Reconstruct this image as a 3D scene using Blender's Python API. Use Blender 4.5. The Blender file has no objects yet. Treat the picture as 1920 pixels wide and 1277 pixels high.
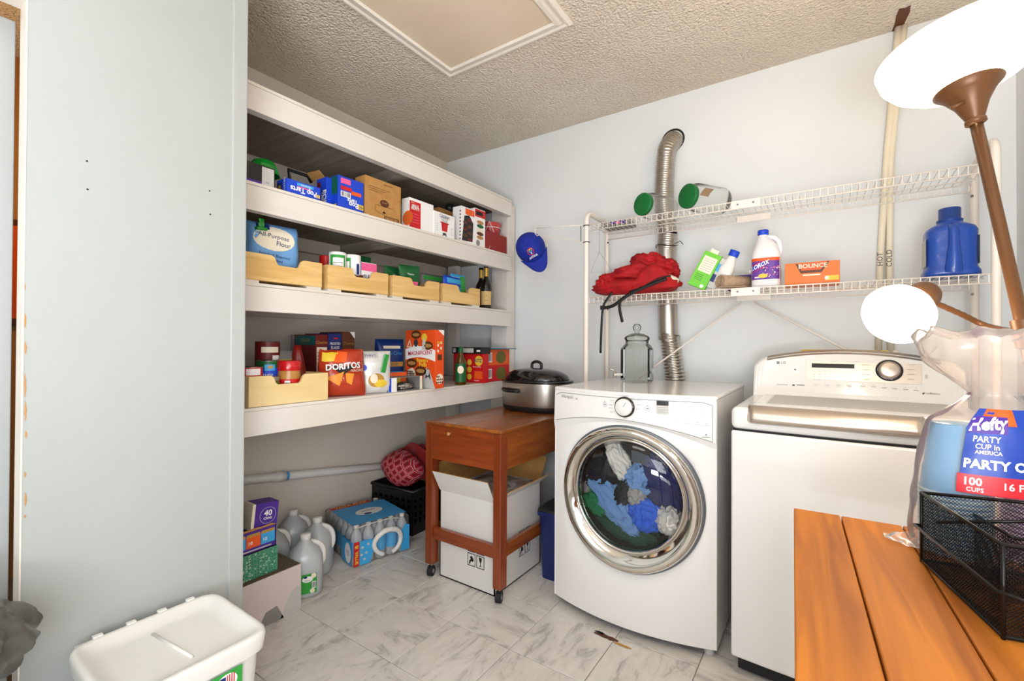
import bpy, bmesh, math, random
from math import sin, cos, pi, radians, sqrt, atan2
from mathutils import Vector, Matrix, noise, Euler
SC = bpy.context.scene
COL = SC.collection
random.seed(7)

# ------------------------------------------------------------------ camera
F_PX = 861.52
YAW, PIT, ROL = radians(34.435), radians(.4444), radians(.2727)
CAM = Vector((0, 0, 1.12))
FW = Vector((-sin(YAW)*cos(PIT), cos(YAW)*cos(PIT), sin(PIT)))
R0 = Vector((cos(YAW), sin(YAW), 0)); U0 = R0.cross(FW)
RT = R0*cos(ROL)+U0*sin(ROL); UP = U0*cos(ROL)-R0*sin(ROL)
cd = bpy.data.cameras.new('camera'); cam = bpy.data.objects.new('camera', cd); COL.objects.link(cam)
cd.sensor_width = 36; cd.lens = F_PX/1920*36; cd.clip_start = .02
cam.matrix_world = Matrix(((RT.x, UP.x, -FW.x, CAM.x), (RT.y, UP.y, -FW.y, CAM.y), (RT.z, UP.z, -FW.z, CAM.z), (0, 0, 0, 1)))
SC.camera = cam
def ray(u, v): return FW+RT*((u-960)/F_PX)-UP*((v-638.5)/F_PX)
def PX(u, v, x): d = ray(u, v); return CAM+d*((x-CAM.x)/d.x)
def PY(u, v, y): d = ray(u, v); return CAM+d*((y-CAM.y)/d.y)
def PZ(u, v, z): d = ray(u, v); return CAM+d*((z-CAM.z)/d.z)
def PD(u, v, t): return CAM+ray(u, v)*t

# ------------------------------------------------------------------ world, lights, exposure
w = bpy.data.worlds.new('world'); SC.world = w; w.use_nodes = True
w.node_tree.nodes['Background'].inputs[0].default_value = (.8, .86, 1, 1)
w.node_tree.nodes['Background'].inputs[1].default_value = .3
SC.view_settings.view_transform = 'Standard'; SC.view_settings.look = 'None'
SC.view_settings.exposure = 0.05; SC.view_settings.gamma = 1; SC.view_settings.use_curve_mapping = False
def area(name, loc, target, sx, sy, power, col):
    d = bpy.data.lights.new(name, 'AREA'); d.shape = 'RECTANGLE'; d.size = sx; d.size_y = sy; d.energy = power; d.color = col
    o = bpy.data.objects.new(name, d); COL.objects.link(o); o.location = loc
    o.rotation_euler = (Vector(target)-Vector(loc)).to_track_quat('-Z', 'Y').to_euler()
    return o
area('added_day_fill', (.585, -.20, 1.08), (-2.2, 1.9, .70), 1.3, 1.2, 38, (.91, .955, 1))  # added side fill at an invented window, to reach into the pantry alcove
area('added_up_fill', (.20, -.95, .70), (.05, -.30, 2.4), .6, .6, 46, (.94, .97, 1))  # added upward fill without a fixture, brightens the ceiling
area('added_day_fill', (-.45, -1.36, 1.55), (-.5, 1.6, 1.15), 1.5, 1.3, 12, (.88, .95, 1))  # added cool fill behind the camera, at an invented window
area('added_top_fill', (-.55, -.35, 2.44), (-.55, -.33, 0), .9, .5, 8, (1, .98, .95))  # added downward fill, no fixture hangs here
def point(name, loc, power, col, r):
    d = bpy.data.lights.new(name, 'POINT'); d.energy = power; d.color = col; d.shadow_soft_size = r
    o = bpy.data.objects.new(name, d); COL.objects.link(o); o.location = loc; return o

# ------------------------------------------------------------------ materials
def lin(c):
    if isinstance(c, str): c = tuple(int(c[i:i+2], 16)/255 for i in (0, 2, 4))
    return tuple(x/12.92 if x <= .04045 else ((x+.055)/1.055)**2.4 for x in c[:3])
MATS = {}
def mat(name, col='cccccc', rough=.5, metal=0, spec=.5, trans=0, ior=1.45, alpha=1, emit=None, es=0, coat=0, sheen=0):
    if name in MATS: return MATS[name]
    m = bpy.data.materials.new(name); m.use_nodes = True
    b = m.node_tree.nodes['Principled BSDF']
    b.inputs['Base Color'].default_value = (*lin(col), 1); b.inputs['Roughness'].default_value = rough
    b.inputs['Metallic'].default_value = metal; b.inputs['Specular IOR Level'].default_value = spec
    b.inputs['Transmission Weight'].default_value = trans; b.inputs['IOR'].default_value = ior; b.inputs['Alpha'].default_value = alpha
    b.inputs['Coat Weight'].default_value = coat
    b.inputs['Sheen Weight'].default_value = sheen
    if emit: b.inputs['Emission Color'].default_value = (*lin(emit), 1); b.inputs['Emission Strength'].default_value = es
    MATS[name] = m; return m
def nd(m, t, **k):
    n = m.node_tree.nodes.new(t)
    for a, v in k.items(): setattr(n, a, v)
    return n
def lk(m, a, b): m.node_tree.links.new(a, b)
def noisemat(name, c1, c2, scale=(4, 4, 4), detail=6, lo=.35, hi=.65, rough=.5, bump=0, bscale=None, dist=0, coords='Object', rnd=False, spec=.5, coat=0, metal=0, bd=.002, sheen=0):
    """two-colour procedural noise, optional bump; rnd shifts the pattern from object to object"""
    m = mat(name, c1, rough, metal, spec, coat=coat, sheen=sheen); b = m.node_tree.nodes['Principled BSDF']
    tc = nd(m, 'ShaderNodeTexCoord'); mp = nd(m, 'ShaderNodeMapping'); mp.inputs['Scale'].default_value = scale
    lk(m, tc.outputs[coords], mp.inputs['Vector'])
    if rnd:
        oi = nd(m, 'ShaderNodeObjectInfo'); mu = nd(m, 'ShaderNodeVectorMath', operation='SCALE')
        cx = nd(m, 'ShaderNodeCombineXYZ')
        for i in range(3): lk(m, oi.outputs['Random'], cx.inputs[i])
        lk(m, cx.outputs[0], mu.inputs[0]); mu.inputs['Scale'].default_value = 37; lk(m, mu.outputs[0], mp.inputs['Location'])
    ns = nd(m, 'ShaderNodeTexNoise'); ns.inputs['Scale'].default_value = 1; ns.inputs['Detail'].default_value = detail; ns.inputs['Distortion'].default_value = dist
    lk(m, mp.outputs[0], ns.inputs['Vector'])
    cr = nd(m, 'ShaderNodeValToRGB'); e = cr.color_ramp.elements
    e[0].position = lo; e[0].color = (*lin(c1), 1); e[1].position = hi; e[1].color = (*lin(c2), 1)
    lk(m, ns.outputs['Fac'], cr.inputs[0]); lk(m, cr.outputs[0], b.inputs['Base Color'])
    if bump:
        bp = nd(m, 'ShaderNodeBump'); bp.inputs['Strength'].default_value = bump; bp.inputs['Distance'].default_value = bd
        if bscale:
            n2 = nd(m, 'ShaderNodeTexNoise'); n2.inputs['Scale'].default_value = bscale; n2.inputs['Detail'].default_value = 3
            lk(m, tc.outputs['Object'], n2.inputs['Vector']); lk(m, n2.outputs['Fac'], bp.inputs['Height'])
        else: lk(m, ns.outputs['Fac'], bp.inputs['Height'])
        lk(m, bp.outputs[0], b.inputs['Normal'])
    return m

noisemat('paint_wall', 'e2e5e6', 'e7eaeb', (1.4, 1.4, 1.4), 4, .3, .7, .55, .12, 60, bd=.001)
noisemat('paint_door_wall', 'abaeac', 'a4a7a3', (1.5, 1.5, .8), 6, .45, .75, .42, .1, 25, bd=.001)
noisemat('paint_alcove', 'dfd5c8', 'd6cabb', (2, 2, 2), 5, .35, .7, .6, .1, 60, bd=.001)
noisemat('popcorn_ceiling', 'e6dbcc', 'ddd0bf', (3, 3, 3), 4, .3, .7, .9, .9, 85, bd=.020)
noisemat('paint_trim', 'e3dbd0', 'd8cfc2', (3, 3, 3), 5, .4, .8, .45)
noisemat('paint_fascia', 'e0d9d2', 'd4cabd', (6, 2, 6), 7, .5, .85, .5, .1, 40, bd=.001)
noisemat('raw_shelf', 'a09688', '8a8072', (2, 30, 2), 5, .3, .7, .75)
noisemat('grout', '6f675c', '57503f', (5, 5, 5), 5, .3, .7, .9)
noisemat('hatch_panel', 'dccbb4', 'd3c0a6', (3, 3, 3), 5, .4, .8, .7)
def marble():
    m = mat('marble_tile', 'd5d0ca', .32, coat=.15); b = m.node_tree.nodes['Principled BSDF']
    tc = nd(m, 'ShaderNodeTexCoord'); oi = nd(m, 'ShaderNodeObjectInfo'); mp = nd(m, 'ShaderNodeMapping')
    cx = nd(m, 'ShaderNodeCombineXYZ'); ml = nd(m, 'ShaderNodeMath', operation='MULTIPLY'); ml.inputs[1].default_value = 41
    lk(m, oi.outputs['Random'], ml.inputs[0])
    for i in range(3): lk(m, ml.outputs[0], cx.inputs[i])
    rc = nd(m, 'ShaderNodeCombineXYZ'); m2 = nd(m, 'ShaderNodeMath', operation='MULTIPLY'); m2.inputs[1].default_value = 6.3
    lk(m, oi.outputs['Random'], m2.inputs[0]); lk(m, m2.outputs[0], rc.inputs[2])
    lk(m, tc.outputs['Object'], mp.inputs['Vector']); lk(m, cx.outputs[0], mp.inputs['Location']); lk(m, rc.outputs[0], mp.inputs['Rotation'])
    mp.inputs['Scale'].default_value = (7, 19, 7)
    n1 = nd(m, 'ShaderNodeTexNoise'); n1.inputs['Scale'].default_value = 1; n1.inputs['Detail'].default_value = 9; n1.inputs['Roughness'].default_value = .68; n1.inputs['Distortion'].default_value = .7
    lk(m, mp.outputs[0], n1.inputs['Vector'])
    cr = nd(m, 'ShaderNodeValToRGB'); e = cr.color_ramp.elements
    e[0].position = .27; e[0].color = (*lin('918d89'), 1); e[1].position = .58; e[1].color = (*lin('dcd7d0'), 1)
    x = e.new(.39); x.color = (*lin('bcb7b1'), 1); y = e.new(.45); y.color = (*lin('d2cdc6'), 1)
    lk(m, n1.outputs['Fac'], cr.inputs[0]); lk(m, cr.outputs[0], b.inputs['Base Color'])
marble()
def wood(name, c1, c2, scale, rough=.4, coat=0, rnd=True, lo=.3, hi=.7, bump=.05): return noisemat(name, c1, c2, scale, 7, lo, hi, rough, bump, None, .8, rnd=rnd, coat=coat, bd=.001)
wood('pine_x', 'e9c686', 'd2a45c', (3, 30, 30), .5); wood('pine_y', 'e9c686', 'd9b06c', (26, 3, 22), .5)
wood('birch', 'ecd29c', 'e2c283', (2.5, 20, 16), .5)
wood('cherry_z', '8e3f17', '6b2a0d', (26, 26, 2.5), .28, .4); wood('cherry_x', '93431a', '6e2c0e', (2.5, 26, 30), .28, .4); wood('cherry_y', '9a5218', '7a3a10', (26, 2.5, 30), .25, .5)
wood('cherry_top', 'a9601f', '6f360c', (22, 2, 20), .28, .25)
wood('orange_plank', 'c9771c', '84430f', (30, 2.0, 30), .62, 0, lo=.36, hi=.84)
mat('white_enamel', 'eceae7', .22, coat=.4); mat('white_plastic', 'e6e3de', .35); mat('white_wire', 'efe6dc', .4); mat('dark_gap', '1a1a1a', .8)
mat('chrome', 'd8d2ca', .07, 1); mat('steel_brushed', 'a9a29a', .3, 1); mat('silver_trim', 'c9bdb0', .3, .85); mat('grey_ring', '6d7278', .35, .5)
mat('black_gloss', '101010', .12, coat=.5); mat('black_plastic', '191919', .45); mat('rubber_black', '1c1c1c', .7); mat('caster_grey', '8b8b88', .45)
mat('glass', 'ffffff', .02, trans=1, ior=1.45); mat('door_glass', 'f4f8fa', .02, trans=1, ior=1.15)
mat('clear_plastic', 'f4f6f6', .12, trans=.92, ior=1.2)
mat('duct_foil', 'b9b3aa', .28, 1); mat('screw', '77726b', .4, .8)
mat('lamp_brown', '6b4526', .38, .2); mat('display_black', '15120f', .2)
mat('white', 'f2f0ee', .5); mat('black', '111111', .5); mat('print_grey', '8d8f92', .5); mat('print_dark', '3a3a3d', .5)
for k, c in dict(red='c8141a', dred='8d140c', blue='1443c8', navy='152a6e', lblue='3fa0dc', green='2f9a3a', dgreen='0e5a2a', yellow='e8c43a', orange='ea5a18', purple='4a2690',
                 pink='ee5f96', brown='5a3018', cream='efe4cc', gold='b88a3a', teal='0d5a5a', grey='8a8885', lgrey='c4c2be', kraft='b9854c', olive='6a6420', skyblue='3aa5e0', maroon='6c1414').items():
    mat(k, c, .45)
mat('carton_white', 'dbd8d3', .6); noisemat('kraft_board', 'b98a4e', 'ad7d42', (30, 30, 30), 4, .3, .7, .75)

# ------------------------------------------------------------------ mesh builder
def basis(o, r, u):
    r = Vector(r).normalized(); u = Vector(u); u = (u-r*u.dot(r)).normalized(); n = r.cross(u); o = Vector(o)
    return Matrix(((r.x, u.x, n.x, o.x), (r.y, u.y, n.y, o.y), (r.z, u.z, n.z, o.z), (0, 0, 0, 1)))
def axis(o, d):
    d = Vector(d).normalized(); q = d.to_track_quat('Z', 'Y'); return Matrix.Translation(Vector(o)) @ q.to_matrix().to_4x4()
T = Matrix.Translation
def RZ(a): return Matrix.Rotation(a, 4, 'Z')
TXT = {}
def glyphs(s, size, bold=0, sx=1):
    key = (s, bold)
    if key not in TXT:
        c = bpy.data.curves.new('t', 'FONT'); c.body = s; c.resolution_u = 2; c.align_x = 'CENTER'; c.align_y = 'CENTER'; c.offset = bold; c.size = 1; c.fill_mode = 'FRONT'
        o = bpy.data.objects.new('t', c); COL.objects.link(o); bpy.context.view_layer.update()
        me = o.to_mesh(); TXT[key] = ([tuple(v.co[:2]) for v in me.vertices], [tuple(p.vertices) for p in me.polygons])
        o.to_mesh_clear(); bpy.data.objects.remove(o); bpy.data.curves.remove(c)
    v, f = TXT[key]; return [(x*size*sx, y*size, 0) for x, y in v], f
class MB:
    def __init__(s): s.v = []; s.f = []; s.fm = []; s.fs = []; s.mats = []
    def add(s, vs, fs, m, smooth=False, M=None):
        if m not in s.mats: s.mats.append(m)
        k = s.mats.index(m); n = len(s.v)
        s.v += [tuple(M @ Vector(v)) if M else tuple(v) for v in vs]
        for f in fs: s.f.append(tuple(i+n for i in f)); s.fm.append(k); s.fs.append(smooth)
        return s
    def box(s, lo, hi, m, M=None):
        (a, b, c), (d, e, g) = lo, hi
        return s.add([(a, b, c), (d, b, c), (d, e, c), (a, e, c), (a, b, g), (d, b, g), (d, e, g), (a, e, g)],
                     [(0, 3, 2, 1), (4, 5, 6, 7), (0, 1, 5, 4), (1, 2, 6, 5), (2, 3, 7, 6), (3, 0, 4, 7)], m, False, M)
    def lathe(s, pr, m, n=24, M=None, smooth=True, sx=1, sy=1, a0=0, a1=2*pi):
        full = abs(a1-a0-2*pi) < 1e-6; k = n if full else n+1; vs = []; fs = []
        for r, z in pr:
            for i in range(k):
                a = a0+(a1-a0)*i/n; vs.append((r*cos(a)*sx, r*sin(a)*sy, z))
        for j in range(len(pr)-1):
            for i in range(n):
                a, b = j*k+i, j*k+(i+1) % k; fs.append((a, b, b+k, a+k))
        return s.add(vs, fs, m, smooth, M)
    def cyl(s, r, z0, z1, m, n=20, M=None, r2=None, cap=True):
        r2 = r if r2 is None else r2; s.lathe([(r, z0), (r2, z1)], m, n, M)
        if cap:
            for rr, z, d in ((r, z0, -1), (r2, z1, 1)):
                vs = [(rr*cos(2*pi*i/n), rr*sin(2*pi*i/n), z) for i in range(n)]; s.add(vs, [tuple(range(n))[::d]], m, False, M)
        return s
    def tube(s, pts, r, m, n=8, closed=False, M=None, cap=True, smooth=True):
        pts = [Vector(p) for p in pts]; N = len(pts); vs = []; fs = []; prev = None
        rs = r if isinstance(r, (list, tuple)) else [r]*N
        for i, p in enumerate(pts):
            a = pts[i-1] if (i or closed) else p; b = pts[(i+1) % N] if (i < N-1 or closed) else p
            t = (b-a).normalized() if (b-a).length > 1e-9 else Vector((0, 0, 1))
            if prev is None: prev = Vector((0, 0, 1)) if abs(t.z) < .9 else Vector((1, 0, 0))
            x = prev-t*prev.dot(t); x = x.normalized() if x.length > 1e-6 else t.orthogonal().normalized(); y = t.cross(x); prev = x
            vs += [p+(x*cos(2*pi*k/n)+y*sin(2*pi*k/n))*rs[i] for k in range(n)]
        for i in range(N if closed else N-1):
            for k in range(n):
                a = i*n+k; b = i*n+(k+1) % n; c = ((i+1) % N)*n
                fs.append((a, b, c+(k+1) % n, c+k))
        if cap and not closed: fs += [tuple(range(n))[::-1], tuple((N-1)*n+k for k in range(n))]
        return s.add(vs, fs, m, smooth, M)
    def prism(s, poly, h0, h1, m, M=None):
        n = len(poly); vs = [(x, y, h0) for x, y in poly]+[(x, y, h1) for x, y in poly]
        return s.add(vs, [tuple(range(n))[::-1], tuple(range(n, 2*n))]+[(i, (i+1) % n, n+(i+1) % n, n+i) for i in range(n)], m, False, M)
    def poly(s, pts, m, M=None): return s.add([(*p, 0) if len(p) == 2 else p for p in pts], [tuple(range(len(pts)))], m, False, M)
    def rect(s, x0, y0, x1, y1, m, M=None): return s.poly([(x0, y0), (x1, y0), (x1, y1), (x0, y1)], m, M)
    def disc(s, x, y, rx, m, ry=None, M=None, n=20): ry = rx if ry is None else ry; return s.poly([(x+rx*cos(2*pi*i/n), y+ry*sin(2*pi*i/n)) for i in range(n)], m, M)
    def text(s, t, x, y, size, m, M=None, bold=0, rot=0, sx=1):
        v, f = glyphs(t, size, bold, sx); A = T((x, y, .0003)) @ RZ(rot); return s.add(v, f, m, False, (M or Matrix()) @ A)
    def grid(s, fn, nu, nv, m, smooth=True, M=None, wrap=False):
        vs = [fn(i/(nu if wrap else nu-1), j/(nv-1)) for j in range(nv) for i in range(nu)]; fs = []
        for j in range(nv-1):
            for i in range(nu if wrap else nu-1):
                a = j*nu+i; b = j*nu+(i+1) % nu; fs.append((a, b, b+nu, a+nu))
        return s.add(vs, fs, m, smooth, M)
    def blob(s, fn, m, nu=28, nv=18, M=None):
        """closed ball surface displaced by fn(direction)->radius vector"""
        vs = []; fs = []
        for j in range(nv+1):
            th = pi*j/nv
            for i in range(nu):
                a = 2*pi*i/nu; d = Vector((sin(th)*cos(a), sin(th)*sin(a), cos(th))); vs.append(fn(d))
        for j in range(nv):
            for i in range(nu):
                a = j*nu+i; b = j*nu+(i+1) % nu; fs.append((a, a+nu, b+nu, b))
        return s.add(vs, fs, m, True, M)
    def mesh(s, name):
        me = bpy.data.meshes.new(name); me.from_pydata(s.v, [], s.f)
        for m in s.mats: me.materials.append(MATS[m])
        me.polygons.foreach_set('material_index', s.fm); me.polygons.foreach_set('use_smooth', s.fs); me.update(); me.validate(); return me
    def build(s, name, parent=None, bevel=0, seg=2, sub=0, fix=False, solid=0):
        me = s.mesh(name)
        if fix:
            b = bmesh.new(); b.from_mesh(me); bmesh.ops.remove_doubles(b, verts=b.verts, dist=1e-6); bmesh.ops.recalc_face_normals(b, faces=b.faces); b.to_mesh(me); b.free()
        o = bpy.data.objects.new(name, me); COL.objects.link(o)
        if parent: o.parent = parent
        if solid: k = o.modifiers.new('solid', 'SOLIDIFY'); k.thickness = solid; k.offset = 0
        if bevel: k = o.modifiers.new('bevel', 'BEVEL'); k.width = bevel; k.segments = seg; k.limit_method = 'ANGLE'; k.angle_limit = radians(40); k.harden_normals = False
        if sub: k = o.modifiers.new('sub', 'SUBSURF'); k.levels = sub; k.render_levels = sub
        return o
def tag(o, label, cat, group=None, kind=None):
    o['label'] = label; o['category'] = cat
    if group: o['group'] = group
    if kind: o['kind'] = kind
    return o
def thing(name, label, cat, loc=(0, 0, 0), rz=0, group=None, rot=None):
    o = bpy.data.objects.new(name, None); o.empty_display_size = .05; COL.objects.link(o); o.location = loc; o.rotation_euler = rot or (0, 0, rz)
    return tag(o, label, cat, group)
def struct(o): o['kind'] = 'structure'; return o
def stuff(o): o['kind'] = 'stuff'; return o
def cpy(root, loc=None, rz=None, label=None):
    r = root.copy(); COL.objects.link(r)
    if loc is not None: r.location = loc
    if rz is not None: r.rotation_euler = (0, 0, rz)
    if label: r['label'] = label
    for ch in list(root.children):
        c = ch.copy(); COL.objects.link(c); c.parent = r
        for g in ch.children: d = g.copy(); COL.objects.link(d); d.parent = c
    return r
def one(mb, name, label, cat, group=None, **k): return tag(mb.build(name, None, **k), label, cat, group)
def nz(p, s=1, o=0): return noise.noise(Vector(p)*s+Vector((o, o*1.7, o*.3)))
def face(kind, w, d, h):
    """print frame of a box whose base centre is the origin: origin at the face's lower left corner"""
    e = .0006
    return {'f': basis((-w/2, -d/2-e, 0), (1, 0, 0), (0, 0, 1)), 'l': basis((-w/2-e, d/2, 0), (0, -1, 0), (0, 0, 1)),
            'r': basis((w/2+e, -d/2, 0), (0, 1, 0), (0, 0, 1)), 't': basis((-w/2, -d/2, h+e), (1, 0, 0), (0, 1, 0))}[kind]
# ------------------------------------------------------------------ room shell
XL, YB, H, XR, XD, YF = -2.355, 2.566, 2.484, .605, -1.52, -1.45
YJ = .236      # door jamb
YA = .722      # end of the door wall, where the pantry alcove begins
fl = struct(MB().box((-3.3, YF-.1, -.06), (XR+.1, YB+.1, -.004), 'grout').build('floor'))
tm = MB(); g = .1468
tm.box((-g, -g, -.006), (g, g, 0), 'marble_tile'); tme = tm.mesh('tile')
bb = bmesh.new(); bb.from_mesh(tme); bmesh.ops.bevel(bb, geom=[e for e in bb.edges if all(v.co.z > -.001 for v in e.verts)], offset=.0012, segments=1, affect='EDGES'); bb.to_mesh(tme); bb.free()
for i in range(-4, 7):
    for j in range(-8, 6):
        x = -1.259+.148+.296*i; y = 1.101+.148+.296*j
        if x-g > XR or y-g > YB or y+g < YF or x < XL-.05: continue
        if x < XD and y < YA-.1: continue
        o = bpy.data.objects.new('tile', tme); COL.objects.link(o); o.parent = fl; o.location = (x, y, random.uniform(-.0006, .0004)); o.rotation_euler = (0, 0, random.choice((0, pi/2, pi, -pi/2)))
stain = MB()
for cx, cy, rx, ry, c in ((-.70, 1.665, .05, .012, 'brown'), (-.63, 1.652, .035, .007, 'gold'), (-.73, 1.676, .02, .008, 'black')):
    stain.poly([(cx+rx*cos(a)*(1+.4*nz((cos(a), sin(a), cx), 3)), cy+ry*sin(a)*(1+.5*nz((cos(a), cy, sin(a)), 4))) for a in [2*pi*i/18 for i in range(18)]], c)
so = stain.build('chipped_corner', fl); so.location.z = .0008
ce = struct(MB().box((-3.3, YF-.1, H), (XR+.1, YB+.1, H+.08), 'popcorn_ceiling').build('ceiling'))
# broken hole round the water pipes
hp = PZ(1695, 18, H)
h = MB(); h.poly([(.241, 2.405), (.262, 2.412), (.277, 2.403), (.280, 2.452), (.272, 2.514), (.267, 2.565), (.232, 2.565), (.237, 2.50), (.236, 2.45)][::-1], 'brown')
ho = h.build('pipe_hole', ce); ho.location.z = H-.001
wb = MB().box((XL-.1, YB, -.05), (XR+.1, YB+.1, H), 'paint_wall'); struct(wb.build('wall_back'))
struct(MB().box((XL-.1, YA-.1, -.05), (XL, YB, H), 'paint_alcove').build('wall_left'))
m = MB().box((XR, .35, -.05), (XR+.1, YB, H), 'paint_wall').box((XR, YF, -.05), (XR+.1, -1.05, H), 'paint_wall').box((XR, -1.05, -.05), (XR+.1, .35, .45), 'paint_wall').box((XR, -1.05, 1.85), (XR+.1, .35, H), 'paint_wall')
struct(m.build('wall_right'))
wn = struct(MB().box((XR+.05, -1.05, .45), (XR+.055, .35, 1.85), 'glass').build('added_window_2'))  # unseen window, added in this wall for the side fill
m = MB()
for y in (-1.05, -.37, .31): m.box((XR+.02, y, .45), (XR+.08, y+.04, 1.85), 'paint_trim')
for z in (.45, 1.13, 1.81): m.box((XR+.02, -1.05, z), (XR+.08, .35, z+.04), 'paint_trim')
m.build('added_window_frame', wn)
# front wall with an unseen window, added to go with the fill behind the camera
m = MB()
for lo, hi in (((-1.63, -.05), (-1.25, H)), ((.35, -.05), (XR, H)), ((-1.25, -.05), (.35, .85)), ((-1.25, 2.25), (.35, H))):
    m.box((lo[0], YF-.1, lo[1]), (hi[0], YF, hi[1]), 'paint_wall')
struct(m.build('wall_front'))
wn = struct(MB().box((-1.25, YF-.06, .85), (.35, YF-.055, 2.25), 'glass').build('added_window_1'))
m = MB()
for x in (-1.25, -.47, .31): m.box((x, YF-.08, .85), (x+.04, YF-.02, 2.25), 'paint_trim')
for z in (.85, 1.53, 2.21): m.box((-1.25, YF-.08, z), (.35, YF-.02, z+.04), 'paint_trim')
m.build('added_window_frame', wn)
# wall with the doorway, beside the pantry alcove
m = MB()
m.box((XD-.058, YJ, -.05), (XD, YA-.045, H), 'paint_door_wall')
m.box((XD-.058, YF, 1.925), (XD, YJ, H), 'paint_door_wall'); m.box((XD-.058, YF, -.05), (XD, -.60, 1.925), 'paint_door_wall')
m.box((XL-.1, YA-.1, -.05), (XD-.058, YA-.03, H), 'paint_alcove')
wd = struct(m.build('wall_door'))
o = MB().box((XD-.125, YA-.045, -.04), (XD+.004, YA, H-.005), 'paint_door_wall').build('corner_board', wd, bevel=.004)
for (u, v) in ((163, 302), (164, 355), (393, 358), (394, 402)):
    p = PX(u, v, XD); MB().cyl(.0022, -.001, .0012, 'dark_gap', 8, axis(p, (1, 0, 0))).build('nail_hole', wd)
m = MB()   # worn jamb edge
for v0, v1, du in ((530, 545, 0), (588, 615, 1), (640, 665, 2), (700, 745, 1), (752, 790, 2), (808, 822, 3), (885, 896, 1), (924, 950, 2), (965, 972, 1)):
    pts = []
    for i in range(9):
        t = i/8; p = PX(46+du*.8+1.6*nz((v0, i*.7, 0), 1), v0+(v1-v0)*t, XD+.0008); pts.append(p)
    m.poly([(p.x, p.y-.0012*sin(pi*i/8)-.0003, p.z) for i, p in enumerate(pts)]+[(p.x, p.y+.0018*sin(pi*i/8)*(1+.6*nz((v0, i, 1), 1))+.0003, p.z) for i, p in reversed(list(enumerate(pts)))], 'kraft')
m.build('chipped_paint', wd)
m = MB().box((XD-.06, YJ-.003, 0), (XD+.001, YJ, 1.925), 'paint_trim').box((XD-.06, -.60, 1.91), (XD+.001, YJ, 1.925), 'paint_trim').box((XD-.06, -.60, 0), (XD+.001, -.582, 1.925), 'paint_trim')
struct(m.build('trim_1'))
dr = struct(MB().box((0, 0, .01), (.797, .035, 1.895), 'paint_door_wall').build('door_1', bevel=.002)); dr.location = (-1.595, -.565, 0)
e = Vector((-1.62, .232))-Vector((-1.595, -.565)); dr.rotation_euler = (0, 0, atan2(e.y, e.x))
k = MB().lathe([(.0, .06), (.018, .058), (.026, .045), (.024, .03), (.012, .022), (.012, .006), (.03, .004), (.03, 0)], 'steel_brushed', 20, axis((.70, 0, .95), (0, -1, 0))); k.build('door_knob', dr)
# the warm-lit room behind the door
struct(MB().box((-3.3, YF-.1, -.05), (-3.2, YA, H), 'kraft').build('wall_hall'))
pf = thing('picture_frame', 'orange framed picture glimpsed through the door gap', 'picture', (-3.195, .55, 1.45))
MB().box((0, -.16, -.25), (.02, .16, .25), 'brown').build('frame', pf, bevel=.003); MB().box((.02, -.13, -.22), (.022, .13, .22), 'orange').build('print', pf)
point('hall_lamp', (-2.6, .0, 1.9), 12, (1, .62, .25), .08)

# attic hatch
ha = struct(MB().box((-1.53, .55, H-.012), (-.935, 1.695, H+.004), 'hatch_panel').build('trim_2'))
def hatch_mould(a, b, inn):
    a = Vector(a); b = Vector(b); inn = Vector(inn); m = MB(); L = (b-a).length; d = (b-a).normalized()
    pr = [(0, 0), (0, .008), (.012, .018), (.02, .018), (.026, .011), (.036, .011), (.042, .02), (.058, .022), (.064, .014), (.064, 0)]
    vs = []; n = len(pr)
    for s, e in ((0, 1), (L, -1)):
        for q, hgt in pr: vs.append(a+d*(s+e*q)+inn*q+Vector((0, 0, H-hgt)))
    fs = [(i, i+1, n+i+1, n+i) for i in range(n-1)]+[tuple(range(n)), tuple(range(n, 2*n))[::-1]]
    m.add(vs, fs, 'paint_trim'); return m.build('moulding', ha, fix=True)
A, B, C2, D2 = (-1.585, .50, 0), (-.885, .50, 0), (-.885, 1.74, 0), (-1.585, 1.74, 0)
hatch_mould(A, B, (0, 1, 0)); hatch_mould(B, C2, (-1, 0, 0)); hatch_mould(C2, D2, (0, -1, 0)); hatch_mould(D2, A, (1, 0, 0))

# ------------------------------------------------------------------ built-in pantry shelves
XS = -1.684; ZS = [2.037, 1.6815, 1.3225, .876]; BT = .012
sh = thing('pantry_shelving', 'white painted built-in pantry shelving with four deep shelves', 'shelves', (XS, 1.5, 0))
sh.location = (0, 0, 0)
Y0 = YA+.002; YE = 2.447
for i, z in enumerate(ZS):
    MB().box((XS-.038, Y0, z-.089), (XS, YE, z), 'paint_fascia').build('fascia_board', sh, bevel=.0015)
    b = MB().box((XL+.002, Y0, z), (XS-.0005, YE, z+BT), 'raw_shelf').box((XL+.002, YE, z), (-1.77, YB-.002, z+BT), 'raw_shelf'); b.box((XS-.0005, Y0, z+.001), (XS+.001, YE, z+BT), 'paint_trim')
    if i > 0: b.rect(0, 0, 1, 1, 'paint_fascia', Matrix(((0, XS-XL-.004, 0, XL+.002), (YE-Y0, 0, 0, Y0), (0, 0, 1, z+BT+.0004), (0, 0, 0, 1))))
    b.build('shelf_board', sh)
    MB().box((XL+.002, Y0, z-.07), (XL+.04, YB-.045, z), 'paint_alcove').build('wall_cleat', sh, bevel=.001)
    for y in (1.62,): MB().box((XL+.04, y, z-.06), (XS-.04, y+.038, z), 'raw_shelf').build('joist', sh)
MB().box((-1.849, 2.452, 0), (-1.762, 2.490, ZS[0]), 'paint_fascia').build('post', sh, bevel=.0015)
MB().box((-1.762, 2.452, 0), (XS-.039, 2.54, ZS[0]), 'paint_fascia').build('post', sh, bevel=.0015)
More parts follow.
